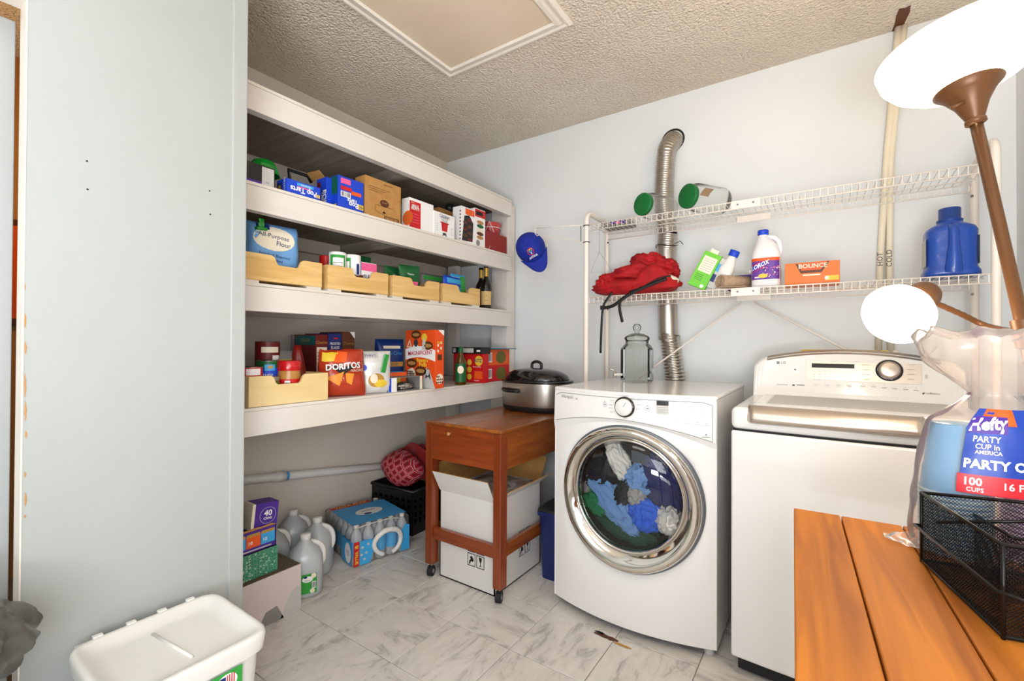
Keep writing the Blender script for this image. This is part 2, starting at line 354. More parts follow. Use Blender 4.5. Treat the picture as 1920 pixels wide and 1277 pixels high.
MB().box((-2.285, 2.50, 0), (-2.20, 2.54, ZS[0]), 'paint_fascia').build('post', sh, bevel=.0015)

# white waste pipe low on the alcove wall
zp = PX(520, 893, XL+.03).z
pp = thing('waste_pipe', 'white plastic pipe with coupling running low along the pantry wall', 'pipe', (XL+.032, 1.5, 0))
za, zb = PX(470, 895, XL+.03).z-.01, PX(690, 877, XL+.03).z
def zy(y): ya, yb = PX(470, 895, XL+.03).y, PX(690, 877, XL+.03).y; return za+(zb-za)*(y-ya)/(yb-ya)
MB().tube([(0, .74-1.5, zy(.74)), (0, 2.545-1.5, zy(2.545))], .0215, 'white_plastic', 16).build('pipe', pp)
yc = PX(523, 893, XL+.03).y
c = MB().tube([(0, yc-1.5-.03, zy(yc-.03)), (0, yc-1.5+.03, zy(yc+.03))], .026, 'white_plastic', 16); c.tube([(0, yc-1.5+.03, zy(yc+.03)), (0, yc-1.5+.045, zy(yc+.045))], .0225, 'lblue', 16, cap=False); c.build('coupling', pp)
for y in (1.0, 2.2): MB().box((-.03, y-1.5-.012, zy(y)-.03), (.01, y-1.5+.012, zy(y)+.03), 'white_plastic').build('pipe_strap', pp)

# hot and cold water pipes on the back wall
def wpipe(label, wordy, pts, tv):
    P0 = [PY(u, v, YB-.022) for u, v in pts]
    t = thing('water_pipe', label, 'pipe', (P0[0].x, P0[0].y, 0)); off = Vector((P0[0].x, P0[0].y, 0))
    if P0[-1].z < H: P0.append(P0[-1]+(P0[-1]-P0[-2])*((H-P0[-1].z)/(P0[-1].z-P0[-2].z)))
    MB().tube([p-off for p in P0], .0125, 'cream', 12).build('pipe', t)
    q = PY(tv[0], tv[1], YB-.022)-off
    l = MB().text(wordy, 0, 0, .027, 'print_dark', basis((q.x, q.y-.0135, q.z), (0, 0, 1), (-1, 0, 0))); l.build('lettering', t)
wpipe('cream water pipe marked HOT on the back wall', 'HOT', [(1647, 660), (1651, 480), (1662, 300), (1680, 100)], (1650, 487))
wpipe('cream water pipe marked COLD on the back wall', 'COLD', [(1670, 660), (1668, 480), (1670, 300), (1690, 100)], (1667, 485))
# washer outlet box low on the wall, its yellow tape showing
oa, ob2 = PY(1503, 657, YB-.03), PY(1684, 660, YB-.03)
ob = thing('outlet_box', 'washer outlet box with yellow tape behind the washer console', 'outlet box', (oa.x, YB-.001, oa.z-.12)); ow = ob2.x-oa.x
MB().box((0, -.03, 0), (ow, 0, .125), 'cream').build('box', ob, bevel=.002)
for a, b in ((0, .30), (.72, .90)): MB().box((ow*a, -.032, .108), (ow*b, -.0305, .124), 'yellow').build('tape', ob)
def thin(name, tint='ffffff', refl=.1, rough=.03, dens=0.0, ior=1.35):
    """thin clear sheet: see-through with a Fresnel sheen and a little body colour"""
    m = bpy.data.materials.new(name); m.use_nodes = True; nt = m.node_tree; nt.nodes.clear(); MATS[name] = m
    out = nd(m, 'ShaderNodeOutputMaterial'); tr = nd(m, 'ShaderNodeBsdfTransparent'); tr.inputs[0].default_value = (*lin(tint), 1)
    gl = nd(m, 'ShaderNodeBsdfGlossy'); gl.inputs['Roughness'].default_value = rough
    fr = nd(m, 'ShaderNodeFresnel'); fr.inputs[0].default_value = ior
    ad = nd(m, 'ShaderNodeMath', operation='ADD'); ad.inputs[1].default_value = refl; ad.use_clamp = True; lk(m, fr.outputs[0], ad.inputs[0])
    mx = nd(m, 'ShaderNodeMixShader'); lk(m, ad.outputs[0], mx.inputs[0])
    if dens:
        df = nd(m, 'ShaderNodeBsdfDiffuse'); df.inputs[0].default_value = (*lin(tint), 1); m2 = nd(m, 'ShaderNodeMixShader'); m2.inputs[0].default_value = dens
        lk(m, tr.outputs[0], m2.inputs[1]); lk(m, df.outputs[0], m2.inputs[2]); lk(m, m2.outputs[0], mx.inputs[1])
    else: lk(m, tr.outputs[0], mx.inputs[1])
    lk(m, gl.outputs[0], mx.inputs[2]); lk(m, mx.outputs[0], out.inputs[0]); return m
thin('thin_glass', 'f6f8f8', .03); thin('jar_glass', 'f0f3f1', .03, .03, 0, 1.22); thin('jar_clear', 'fafbfa', .01, .08, .05, 1.1); thin('film', 'fffcfa', .01, .2, .05, 1.08); thin('bag_film', 'fff6ee', .03, .25, .17, 1.15); thin('milky', 'e9eef0', .04, .25, .55); thin('bottle_pet', 'f4f9fc', .02, .12, .34, 1.12); thin('zip_film', 'd8dde4', .05, .15, .12)

# ------------------------------------------------------------------ dryer
DX, DY = -.655, 1.715
def yf(x): return 1.715+.062*((x-DX)/.33)**2
dryer = thing('dryer', 'white front-loading dryer with round chrome door full of laundry', 'dryer', (DX, DY, 0))
def D(p): return (p[0]-DX, p[1]-DY, p[2])
x0, x1, zb0 = -.985, -.325, .028
def zpan(x): return .778+.052*(1-((x-DX+.03)/.33)**2)
def zlow(x): return .742+.074*(1-((x-DX)/.33)**2)
cz, r0 = .525, .262
# lower front panel with the round opening
bd = [(x0+(x1-x0)*i/40, zb0) for i in range(41)]+[(x1, zb0+(zlow(x1)-zb0)*i/30) for i in range(1, 31)]
bd += [(x1+(x0-x1)*i/40, zlow(x1+(x0-x1)*i/40)) for i in range(1, 41)]+[(x0, zlow(x0)+(zb0-zlow(x0))*i/30) for i in range(1, 30)]
cxx = DX+.012
vs = []; fs = []; K = 7; n = len(bd)
for (bx, bz) in bd:
    a = atan2(bz-cz, bx-cxx)
    for k in range(K):
        t = (k/(K-1)); ix, iz = cxx+r0*cos(a), cz+r0*sin(a); x = ix+(bx-ix)*t; z = iz+(bz-iz)*t
        vs.append(D((x, yf(x)+.022*max(0, 1-t*2.2)**2, z)))
for i in range(n):
    for k in range(K-1): a = i*K+k; b = ((i+1) % n)*K+k; fs.append((a, b, b+1, a+1))
MB().add(vs, fs, 'white_enamel', True).build('front_panel', dryer)
# band between door panel and console, console face
def strip(zl, zh, dyl, dyh, m, nz_=4, xa=x0, xb=x1):
    return MB().grid(lambda u, v: D((xa+(xb-xa)*u, yf(xa+(xb-xa)*u)+dyl+(dyh-dyl)*v, zl(xa+(xb-xa)*u)+(zh(xa+(xb-xa)*u)-zl(xa+(xb-xa)*u))*v)), 41, nz_, m)
strip(zlow, zpan, .0, -.012, 'white_enamel').build('front_band', dryer)
strip(zpan, lambda x: .922, -.013, -.006, 'white_enamel', 5, x0+.002, x1-.002).build('control_panel', dryer)
m = MB()   # grey outline of the console plate
pl = [(x0+.012+(x1-x0-.024)*i/40) for i in range(41)]
m.tube([D((x, yf(x)-.0125, zpan(x)+.001)) for x in pl], .0014, 'print_grey', 6)
m.tube([D((x, yf(x)-.0075, .913-.012*max(0, abs(x-DX)-.29)/.03)) for x in pl], .0012, 'print_grey', 6)
m.tube([D((pl[-1], yf(pl[-1])-.012, zpan(pl[-1]))), D((pl[-1], yf(pl[-1])-.008, .90))], .0012, 'print_grey', 6)
m.build('console_outline', dryer)
yb = 2.42
MB().box(D((x0, yf(x0)-.002, zb0)), D((x0+.004, yb, .92)), 'white_enamel').build('side_panel', dryer)
sp = MB().box(D((x1-.004, yf(x1)-.002, zb0)), D((x1, yb, .92)), 'white_enamel'); sp.build('side_panel', dryer)
MB().box(D((x0, yb-.004, zb0)), D((x1, yb, .92)), 'white_enamel').build('rear_panel', dryer)
MB().box(D((x0+.01, yf(DX)+.07, zb0)), D((x1-.01, yb-.01, zb0+.01)), 'dark_gap').build('base_pan', dryer)
tp = MB(); tv = [(x0-.002, yb+.004)]+[(x0-.002+(x1-x0+.004)*i/24, yf(x0+(x1-x0)*i/24)-.008) for i in range(25)]+[(x1+.002, yb+.004)]
tp.prism([(a-DX, b-DY) for a, b in tv], .9185, .936, 'white_enamel'); tp.build('top_panel', dryer, bevel=.010, seg=4)
for fx, fy in ((x0+.05, 1.84), (x1-.03, 1.80), (x0+.05, 2.36), (x1-.05, 2.36)): MB().cyl(.018, 0, .034, 'lgrey', 12, T(D((fx, fy, 0)))).build('foot', dryer)
# door: chrome ring, glass bowl
def ringprof(pr, m, na=96):
    b = MB()
    def fn(u, v):
        j = v*(len(pr)-1); i = min(int(j), len(pr)-2); t = j-i
        r = pr[i][0]+(pr[i+1][0]-pr[i][0])*t; d = pr[i][1]+(pr[i+1][1]-pr[i][1])*t; q = pr[i][2]+(pr[i+1][2]-pr[i][2])*t
        a = 2*pi*u; x = cxx+r*cos(a); z = cz+q+r*sin(a); return D((x, 1.722+d+.80*(yf(x)-1.715), z))
    return b.grid(fn, na, len(pr), m, True, None, True)
door = ringprof([(.283, .012, 0), (.285, -.004, 0), (.280, -.012, 0), (.276, -.010, 0)], 'grey_ring').build('door', dryer)
ringprof([(.277, -.006, 0), (.275, -.022, 0), (.268, -.033, 0), (.258, -.036, .001), (.243, -.030, .004), (.228, -.018, .009), (.220, -.006, .012)], 'chrome').build('chrome_ring', door)
ringprof([(.220, -.006, .012), (.217, -.014, .012), (.212, -.014, .012), (.208, -.004, .012), (.205, .010, .012)], 'chrome').build('inner_bezel', door)
ringprof([(.207, .0, .012), (.200, -.006, .012), (.17, -.016, .012), (.12, -.024, .012), (.06, -.028, .012), (.001, -.029, .012)], 'thin_glass').build('door_glass', door)
ringprof([(.205, .012, .012), (.202, .03, .010), (.196, .06, .008), (.19, .075, .004)], 'steel_brushed').build('rubber_seal', door)
# drum
ringprof([(.262, .02, 0), (.262, .03, 0), (.24, .045, 0), (.25, .16, 0), (.25, .40, 0), (.001, .42, 0)], 'grey_ring').build('drum', dryer)
mat('c_denim', '6f94c4', .9); mat('c_navy', '1d2455', .9); mat('c_black', '1d1a1e', .95); mat('c_white', 'cfc9c0', .9); mat('c_royal', '1e5fd0', .8); mat('c_green', '1c7a4a', .9); mat('c_dgreen', '18442f', .9); mat('c_grey', '9a958e', .9)
def cloth(name, c, rx, ry, rz, m, seed, parent, label=None, fold=.35, fs=3.2, nu=44, nv=28, rot=0):
    def fn(d):
        n1 = nz(d, fs, seed); n2 = nz(d, fs*2.3, seed+9); rdg = 1-abs(n1)*2
        k = 1+fold*(rdg*.5-.25)+fold*.45*(1-abs(n2)*2)*.5+.12*nz(d, 1.2, seed+4)
        return Vector((d.x*rx*k, d.y*ry*k, d.z*rz*k))
    o = MB().blob(fn, m, nu, nv, T(c) @ Matrix.Rotation(rot, 4, 'Y')).build(name, parent)
    if label: o['label'] = label
    return o
# the laundry, one garment each
def garment(nm, label, u, v, rx, ry, rz, m, seed, dy=.10, rot=0):
    p = PY(u, v, 1.70+dy); o = cloth(nm, (0, 0, 0), rx, ry, rz, m, seed, None, fold=.62, fs=2.5, nu=64, nv=42, rot=rot); o.location = p; tag(o, label, 'clothing', 'laundry in the dryer drum')
garment('shirt', 'black garment at the upper left of the dryer drum', 1128, 885, .085, .05, .07, 'c_black', 1, .10)
garment('shirt', 'grey white garment hanging at the top of the dryer drum', 1163, 868, .035, .04, .08, 'c_white', 2, .085, -.5)
garment('jeans', 'pale blue denim garment twisted through the dryer drum', 1155, 945, .13, .05, .05, 'c_denim', 3, .075, .75)
garment('shirt', 'light blue shirt bunched in the middle of the drum', 1200, 900, .06, .05, .055, 'c_denim', 4, .085)
garment('trousers', 'navy garment at the right of the dryer drum', 1240, 905, .065, .05, .10, 'c_navy', 5, .09, -.3)
garment('shirt', 'bright royal blue garment at the bottom of the drum', 1215, 965, .062, .05, .055, 'c_royal', 6, .07)
garment('towel', 'off-white towel beside the royal blue garment', 1252, 972, .045, .05, .05, 'c_white', 7, .075)
garment('shirt', 'emerald green garment low at the left of the drum', 1120, 940, .06, .05, .045, 'c_green', 8, .09, .5)
garment('trousers', 'dark green garment along the bottom of the drum', 1175, 988, .13, .05, .045, 'c_dgreen', 9, .10, .25)
garment('sock', 'black sock tangled in the middle of the drum', 1168, 925, .03, .03, .05, 'c_black', 10, .05, .4)
garment('sock', 'grey sock curled beside the light blue shirt', 1192, 928, .035, .03, .035, 'c_grey', 11, .055)
garment('towel', 'grey towel at the left rim of the drum', 1110, 905, .03, .04, .06, 'c_grey', 12, .11)
# console fittings
def cpx(u, v, e=-.0145): # point on console face
    p = PY(u, v, 1.72); p = PY(u, v, yf(p.x)-.010); return D((p.x, yf(p.x)+e, p.z))
k = cpx(1172, 763); kb = MB().lathe([(.0395, 0), (.0395, -.005), (.036, -.008), (.033, -.008)][::-1], 'black_gloss', 32, basis(k, (1, 0, 0), (0, 0, 1)) @ Matrix.Scale(-1, 4, (0, 0, 1)))
kb.build('dial_ring', dryer)
kn = MB().lathe([(.033, 0), (.0325, .016), (.031, .020), (.029, .0215), (.0, .0215)], 'white_plastic', 32, axis(k, (0, -1, 0))).build('dial', dryer)
MB().box((-.0012, -.0005, .004), (.0012, .0, .024), 'print_grey', T((k[0], k[1]-.0218, k[2])) @ Matrix.Rotation(radians(35), 4, 'Y')).build('pointer', kn)
m = MB()
def on(u, v, e=-.0150): # text frame following the bowed face
    q = cpx(u, v, e); x = q[0]+DX; s = 2*.062*(x-DX)/.33**2; return basis(q, (1, s, 0), (0, 0, 1))
m.text('Whirlpool', 0, 0, .020, 'print_grey', on(1063, 744, -.0112), sx=.8); m.text('HE', 0, 0, .010, 'print_grey', on(1081, 748, -.0115))
for u, v in ((1135, 758), (1215, 766)):
    M = on(u, v); m.add([(r*cos(2*pi*i/24), r*sin(2*pi*i/24), 0) for r in (.0095, .0085) for i in range(24)], [(i, (i+1) % 24, 24+(i+1) % 24, 24+i) for i in range(24)], 'print_grey', False, M); m.disc(0, .0115, .0018, 'print_grey', M=M); m.rect(-.004, -.002, .004, .002, 'print_grey', M)
for du, dv in ((-25, -12), (-27, -4), (-27, 2), (-25, 9), (-14, -17), (14, -16), (26, -12), (26, -4), (24, 4), (0, -20), (0, 21)):
    m.rect(-.008, -.0013, .008, .0013, 'lgrey', on(1173+du, 763+dv))
M = on(1243, 762); m.rect(-.021, .004, .021, .020, 'display_black', M); m.rect(-.021, -.028, .021, .003, 'lgrey', M)
for j in range(3): m.rect(-.018, -.006-.008*j, .018, -.003-.008*j, 'white', M)
for (u, n) in ((1262, 7), (1280, 6), (1298, 6), (1316, 5)):
    for j in range(n):
        if n-j == 3 and u > 1270: continue
        M = on(u, 753+j*4.2+(u-1262)*.07); m.disc(0, 0, .0011, 'print_dark', M=M, n=8); m.rect(.003, -.0007, .016, .0007, 'lgrey', M)
for i in range(4): M = on(1273+i*17.5, 789+i*1.6); m.disc(0, 0, .0016, 'print_grey', M=M, n=8); m.rect(-.010, -.008, .012, -.006, 'lgrey', M)
M = on(1325, 818); m.rect(-.014, -.004, .014, -.001, 'print_grey', M); m.disc(0, .006, .003, 'print_grey', M=M)
stuff(m.build('console_printing', dryer))

# ------------------------------------------------------------------ washer
WX, WY = .07, 1.735
washer = thing('washer', 'white top-loading washer with silver lid handle beside the dryer', 'washer', (WX, WY, 0))
def W(p): return (p[0]-WX, p[1]-WY, p[2])
wa, wb_ = -.273, .413; wyb = 2.40
def wf(x): return 1.735-.012*(1-((x-WX)/.343)**2)
def wprism(z0, z1, ins, m, mb=None):
    pts = [(wa+ins, wyb)]+[(wa+ins+(wb_-wa-2*ins)*i/20, wf(wa+(wb_-wa)*i/20)+ins) for i in range(21)]+[(wb_-ins, wyb)]
    return (mb or MB()).prism([(a-WX, b-WY) for a, b in pts], z0, z1, m)
wprism(.055, .828, 0, 'white_enamel').build('cabinet', washer, bevel=.008, seg=3)
wprism(.012, .056, .02, 'rubber_black').build('kick_base', washer)
wprism(.826, .834, .006, 'dark_gap').build('seam', washer)
wprism(.832, .908, -.001, 'white_enamel').build('top_deck', washer, bevel=.02, seg=4)
for fx in (-.22, .36):
    for fy in (1.80, 2.34): MB().cyl(.02, 0, .014, 'rubber_black', 12, T(W((fx, fy, 0)))).build('foot', washer)
# lid: frame, glass, silver handle along its front edge
lid = MB().box(W((-.215, 1.752, .9075)), W((.375, 2.185, .916)), 'white_enamel').build('lid', washer, bevel=.004)
MB().box(W((-.175, 1.83, .9155)), W((.34, 2.165, .918)), 'lgrey').build('lid_glass', lid, bevel=.001)
hb = MB(); xs = [(-.222+.452*i/30) for i in range(31)]
prf = [(1.752, .917), (1.735, .914), (1.719, .900), (1.711, .880), (1.711, .866), (1.720, .860), (1.734, .864)]
def hf(u, v):
    i = u*30; x = -.222+.452*u; j = v*6; a = min(int(j), 5); t = j-a; y = prf[a][0]+(prf[a+1][0]-prf[a][0])*t; z = prf[a][1]+(prf[a+1][1]-prf[a][1])*t
    e = min(1, u/.04, (1-u)/.04); e = 1-(1-e)**2; return W((x, y+(1-e)*.02+(wf(x)-1.735)*.6, z))
hb.grid(hf, 61, 7, 'silver_trim'); hb.build('lid_handle', lid)
hr = MB().box(W((-.226, 1.733, .853)), W((.236, 1.76, .9)), 'grey').build('handle_recess', washer, bevel=.006)
# console
def ct(x):
    t = (x-WX)/.334; return 1.066+.038*(1-min(1, abs(x-.06)/.30)**2) - (.03*max(0, (abs(t)-.86)/.14)**2)
cons = MB(); NX = 48; vs = []; fs = []
for i in range(NX+1):
    x = -.262+.667*i/NX; z1 = ct(x); vs += [W((x, 2.205, .905)), W((x, 2.212, .93)), W((x, 2.247, z1-.012)), W((x, 2.262, z1-.002)), W((x, 2.285, z1)), W((x, 2.385, z1-.015)), W((x, 2.39, .905))]
for i in range(NX):
    for k in range(6): a = i*7+k; fs.append((a, a+7, a+8, a+1))
fs += [tuple(range(7)), tuple(range(NX*7, NX*7+7))[::-1]]
cons.add(vs, fs, 'white_enamel', False); cons.build('console', washer, fix=True, bevel=.006)
s = MB().grid(lambda u, v: W((-.212+.552*u, 2.243+.020*v, ct(-.212+.552*u)-.017+.018*v)), 40, 4, 'silver_trim'); s.build('silver_cap', washer)
# frame on the sloping console face
cdir = Vector((0, .035, 1)).normalized()
def wc(u, v, e=-.0015):
    p = PY(u, v, 2.23); q_ = lambda p: (p.z-.93)/(ct(p.x)-.942); t = q_(p); p = PY(u, v, 2.212+.035*t); t = q_(p)
    return basis(W((p.x, 2.212+.035*t+e, p.z)), (1, 0, 0), (0, .26, 1))
m = MB(); M = wc(1437, 730)
def wquad(u0, v0, u1, v1, u2, v2, u3, v3, mm, e=-.0015):
    m.poly([tuple(wc(a, b, e).to_translation()) for a, b in ((u0, v0), (u1, v1), (u2, v2), (u3, v3))], mm)
wquad(1512, 710, 1603, 715, 1603, 680, 1512, 676, 'silver_trim', -.002)
wquad(1603, 715, 1728, 721, 1728, 682, 1603, 680, 'silver_trim', -.002)
wquad(1522, 689, 1602, 691, 1602, 683, 1522, 681, 'display_black', -.003)
m.text('LG', 0, 0, .015, 'print_grey', wc(1469, 680), bold=.02); m.disc(0, 0, .0065, 'print_grey', M=wc(1459, 680))
m.disc(0, 0, .0125, 'chrome', M=wc(1491, 693)); m.disc(0, 0, .009, 'white', M=wc(1491, 693, -.002)); m.disc(0, 0, .004, 'grey', M=wc(1491, 693, -.0025))
m.text('SmartDrum', 0, 0, .008, 'print_grey', wc(1467, 721)); m.disc(0, 0, .005, 'print_dark', .003, wc(1488, 722)); m.rect(-.016, -.002, .012, .002, 'print_grey', wc(1502, 722))
for i in range(4): M = wc(1530+i*21, 721+i*.9); m.disc(0, 0, .0095, 'lgrey', .0055, M); m.disc(0, 0, .0088, 'white', .0048, T((0, 0, .0004)) @ Matrix() if False else M @ T((0, 0, .0004))); m.rect(-.005, -.0008, .005, .0008, 'print_grey', M @ T((0, 0, .0008)))
for i in range(6): M = wc(1618+i*20, 723+i*1.6); m.disc(0, .006, .0012, 'print_grey', M=M, n=8); m.rect(-.007, -.003, .007, -.001, 'print_grey', M)
for j in range(4):
    for i in range(8): m.rect(-.0035, -.0006, .0035, .0006, 'print_grey', wc(1527+i*10, 696+j*5, -.003))
for v in (684, 693, 702, 711): m.rect(-.012, -.0006, .012, .0006, 'print_grey', wc(1623, v, -.0035)); m.rect(-.010, -.0006, .010, .0006, 'print_grey', wc(1708, v, -.0035))
m.text('TrueBalance', 0, 0, .009, 'print_dark', wc(1747, 738)); m.disc(0, 0, .003, 'print_dark', M=wc(1731, 738))
m.rect(-.004, -.007, .004, .007, 'lgrey', wc(1737, 706))
stuff(m.build('console_printing', washer))
M = wc(1667, 695, 0); kd = MB().lathe([(.041, 0), (.041, .006), (.037, .009), (.033, .009)], 'black_gloss', 32, M).build('dial_ring', washer)
MB().lathe([(.033, .004), (.033, .014), (.030, .018), (.024, .020), (0, .0205)], 'silver_trim', 32, M).build('dial', kd)

# ------------------------------------------------------------------ foil dryer duct
def ripple(pts, r, amp, pitch, mname, n=20, off=0):
    pts = [Vector(p) for p in pts]; L = [0]
    for a, b in zip(pts, pts[1:]): L.append(L[-1]+(b-a).length)
    out = []; rs = []; s = 0
    while s < L[-1]:
        i = max(k for k in range(len(L)) if L[k] <= s); i = min(i, len(pts)-2); t = (s-L[i])/(L[i+1]-L[i]); out.append(pts[i].lerp(pts[i+1], t)); rs.append(r+amp*sin(2*pi*s/pitch+off)+amp*.4*nz((s, 0, 0), 60)); s += pitch/4
    return MB().tube(out, rs, mname, n, cap=False)
du = thing('dryer_duct', 'ribbed silver foil dryer duct rising behind the wire rack', 'duct', (-.68, 2.5, 0))
def DU(u, v, y=2.505): p = PY(u, v, y); return Vector((p.x+.68, p.y-2.5, p.z))
def smooth(pts, k=6):
    o = []
    for i in range(len(pts)-1):
        a, b = pts[i], pts[i+1]; p = pts[i-1] if i else a; q = pts[i+2] if i+2 < len(pts) else b
        for j in range(k):
            t = j/k; o.append(.5*((2*b*0+2*a)+(b-p)*t+(2*p-5*a+4*b-q)*t*t+(3*a-p-3*b+q)*t**3))
    return o+[pts[-1]]
top = smooth([DU(1252, 440), DU(1245, 380), DU(1247, 320), DU(1250, 285, 2.500), DU(1257, 270, 2.525), DU(1264, 262, 2.56)], 8)
ripple(top, .049, .0022, .012, 'duct_foil').build('upper_hose', du)
c = PY(1262, 263, YB); MB().lathe([(.052, 0), (.062, 0), (.062, .002), (.052, .002)], 'black_plastic', 28, axis((c.x+.68, YB-2.5-.0005, c.z), (0, -1, 0))).build('wall_collar', du)
ripple(smooth([DU(1250, 470), DU(1252, 440)], 4), .051, .001, .012, 'duct_foil').build('tape_band', du)
MB().tube([DU(1253, 630), DU(1250, 465)], .050, 'duct_foil', 24, cap=False).build('smooth_pipe', du)
ripple(smooth([DU(1253, 640), DU(1256, 625)], 6), .053, .004, .010, 'duct_foil').build('crimp', du)
low = smooth([DU(1256, 632), DU(1262, 680), DU(1266, 715), DU(1264, 800), DU(1250, 900)], 10)
ripple(low, .050, .0035, .017, 'duct_foil').build('lower_hose', du)
cl = MB(); cc = DU(1250, 462); cl.tube([cc+Vector((.056*cos(a), .056*sin(a), .006*sin(a*2))) for a in [2*pi*i/24 for i in range(24)]], .002, 'black_plastic', 6, closed=True); cl.tube([cc+Vector((.05, -.03, .004)), cc+Vector((.085, -.055, .008)), cc+Vector((.10, -.06, -.012))], .002, 'black_plastic', 6); cl.build('zip_tie', du)

# ------------------------------------------------------------------ wire laundry rack
RX0, RX1, RYF, RYR = -1.022, .464, 2.165, 2.435
rk = thing('wire_rack', 'white tubular laundry rack with two wire shelves over the machines', 'rack', (RX0, RYF, 0)); rk.location = (0, 0, 0)
for x, zt in ((RX0, 1.800), (RX1, 1.815)):
    cr = .05; pts = [(x, RYF, 0), (x, RYF, zt-cr)]+[(x, RYF+cr-cr*cos(a), zt-cr+cr*sin(a)) for a in [pi/2*i/6 for i in range(1, 7)]]+[(x, RYR-cr, zt)]+[(x, RYR-cr+cr*sin(a), zt-cr+cr*cos(a)) for a in [pi/2*i/6 for i in range(1, 7)]]+[(x, RYR, 0)]
    MB().tube(pts, .0125, 'white_wire', 12).build('side_frame', rk)
    for y in (RYF, RYR): MB().cyl(.0155, 0, .02, 'white_plastic', 12, T((x, y, 0))).build('foot_cap', rk)
for zs in (1.735, 1.362):
    wd_ = MB(); xa, xb = RX0+.012, RX1-.012
    for y, z in ((RYF, zs), (RYF-.001, zs-.031), (RYR-.012, zs), (RYR-.012, zs-.028), (RYF+.09, zs-.004), (RYF+.18, zs-.004)): wd_.tube([(xa, y, z), (xb, y, z)], .0026, 'white_wire', 6)
    n_ = 59
    for i in range(n_+1):
        x = xa+.006+(xb-xa-.012)*i/n_; wd_.tube([(x, RYF-.002, zs-.031), (x, RYF-.002, zs), (x, RYR-.012, zs+.001), (x, RYR-.012, zs-.028)], .0016, 'white_wire', 5, smooth=False)
    stuff(wd_.build('wire_deck', rk))
    xm = PY(1398, 380, RYF).x
    pl = MB().box((xm-.055, RYF-.006, zs-.031), (xm+.055, RYF-.004, zs+.002), 'white_wire'); pl.build('joining_plate', rk); pr_ = MB().box((xm-.07, RYR-.017, zs-.031), (xm+.07, RYR-.015, zs), 'white_wire'); pr_.build('joining_plate', rk)
    for dx in (-.03, .03): MB().cyl(.004, 0, .003, 'screw', 8, axis((xm+dx, RYF-.006, zs-.014), (0, -1, 0))).build('screw', rk)
    for x in (RX0+.01, RX1-.01): MB().cyl(.005, 0, .004, 'screw', 8, axis((x, RYR-.012, zs-.045), (0, -1, 0))).build('screw', rk)
xm = PY(1400, 560, RYR).x
for a, b in (((xm-.015, RYR-.012, 1.325), (RX0, RYR, .80)), ((xm+.03, RYR-.012, 1.325), (RX1, RYR, .85))): MB().tube([a, b], .0045, 'white_wire', 6).build('brace', rk)

# ------------------------------------------------------------------ plank table
TZ = .75; tr = thing('plank_table', 'worn orange wooden plank table in front of the washer', 'table', (.14, 1.24, 0), radians(3.0))
xs = [-.204, -.116, -.013, .084, .182, .28, .372]; tl = 1.30
for i in range(6):
    b = MB().box((xs[i]+.0012, -tl, TZ-.022), (xs[i+1]-.0012, random.uniform(-.002, .002), TZ), 'orange_plank'); b.build('plank', tr, bevel=.0025)
MB().box((-.18, -.06, TZ-.10), (.35, -.04, TZ-.022), 'orange_plank').build('apron', tr); MB().box((-.18, -tl+.04, TZ-.10), (.35, -tl+.06, TZ-.022), 'orange_plank').build('apron', tr)
for sx in (-.19, .34): MB().box((sx, -tl+.06, TZ-.10), (sx+.02, -.06, TZ-.022), 'orange_plank').build('side_rail', tr)
for lx in (-.19, .31):
    for ly in (-.09, -tl+.05): MB().box((lx, ly, 0), (lx+.05, ly+.05, TZ-.022), 'orange_plank').build('leg', tr, bevel=.004)

# ------------------------------------------------------------------ torchiere with reading lamp
LA, LB = PY(1915, 600, 1.42), PY(1828, 222, 1.462)
ld = (LB-LA).normalized(); LG = LA-ld*((LA.z-.02)/ld.z)
mat('shade_glass', 'fff2dc', .35, emit='ffeccf', es=2.4); mat('reading_glass', 'fff2dc', .35, emit='ffe9cc', es=26); mat('bulb_glow', 'fff2dc', .35, emit='ffe6c4', es=170)
lamp = thing('floor_lamp', 'brown torchiere floor lamp with white bowl and side reading light', 'floor lamp', (LG.x, LG.y, 0)); lo = Vector((LG.x, LG.y, 0))
MB().lathe([(.0, .0), (.11, 0), (.112, .012), (.10, .022), (.04, .03), (.018, .045), (.0, .045)], 'lamp_brown', 32).build('base', lamp)
MB().tube([LG-lo, LB-lo], .0115, 'lamp_brown', 16).build('pole', lamp)
AX = axis(LB-lo, ld)
cup = MB().lathe([(.012, -.01), (.017, .0), (.020, .008), (.030, .035), (.046, .062), (.066, .082), (.064, .084), (.03, .05)], 'lamp_brown', 36, AX).build('socket_cup', lamp)
MB().lathe([(.012, -.016), (.019, -.012), (.019, -.004), (.012, 0)], 'lamp_brown', 20, AX).build('collar', lamp)
MB().tube([AX @ Vector((.03, -.0, .035)), AX @ Vector((.042, -.02, .03))], .004, 'lamp_brown', 8).build('switch', cup)
bowl = MB().lathe([(.058, .076), (.075, .084), (.105, .100), (.135, .124), (.152, .150), (.158, .180), (.155, .181), (.148, .152), (.13, .128), (.10, .105), (.06, .082)], 'shade_glass', 48, AX).build('bowl_shade', lamp)
MB().lathe([(.0, .075), (.012, .08), (.014, .10), (.025, .12), (.027, .138), (.022, .155), (.0, .16)], 'bulb_glow', 20, AX).build('bulb', lamp)
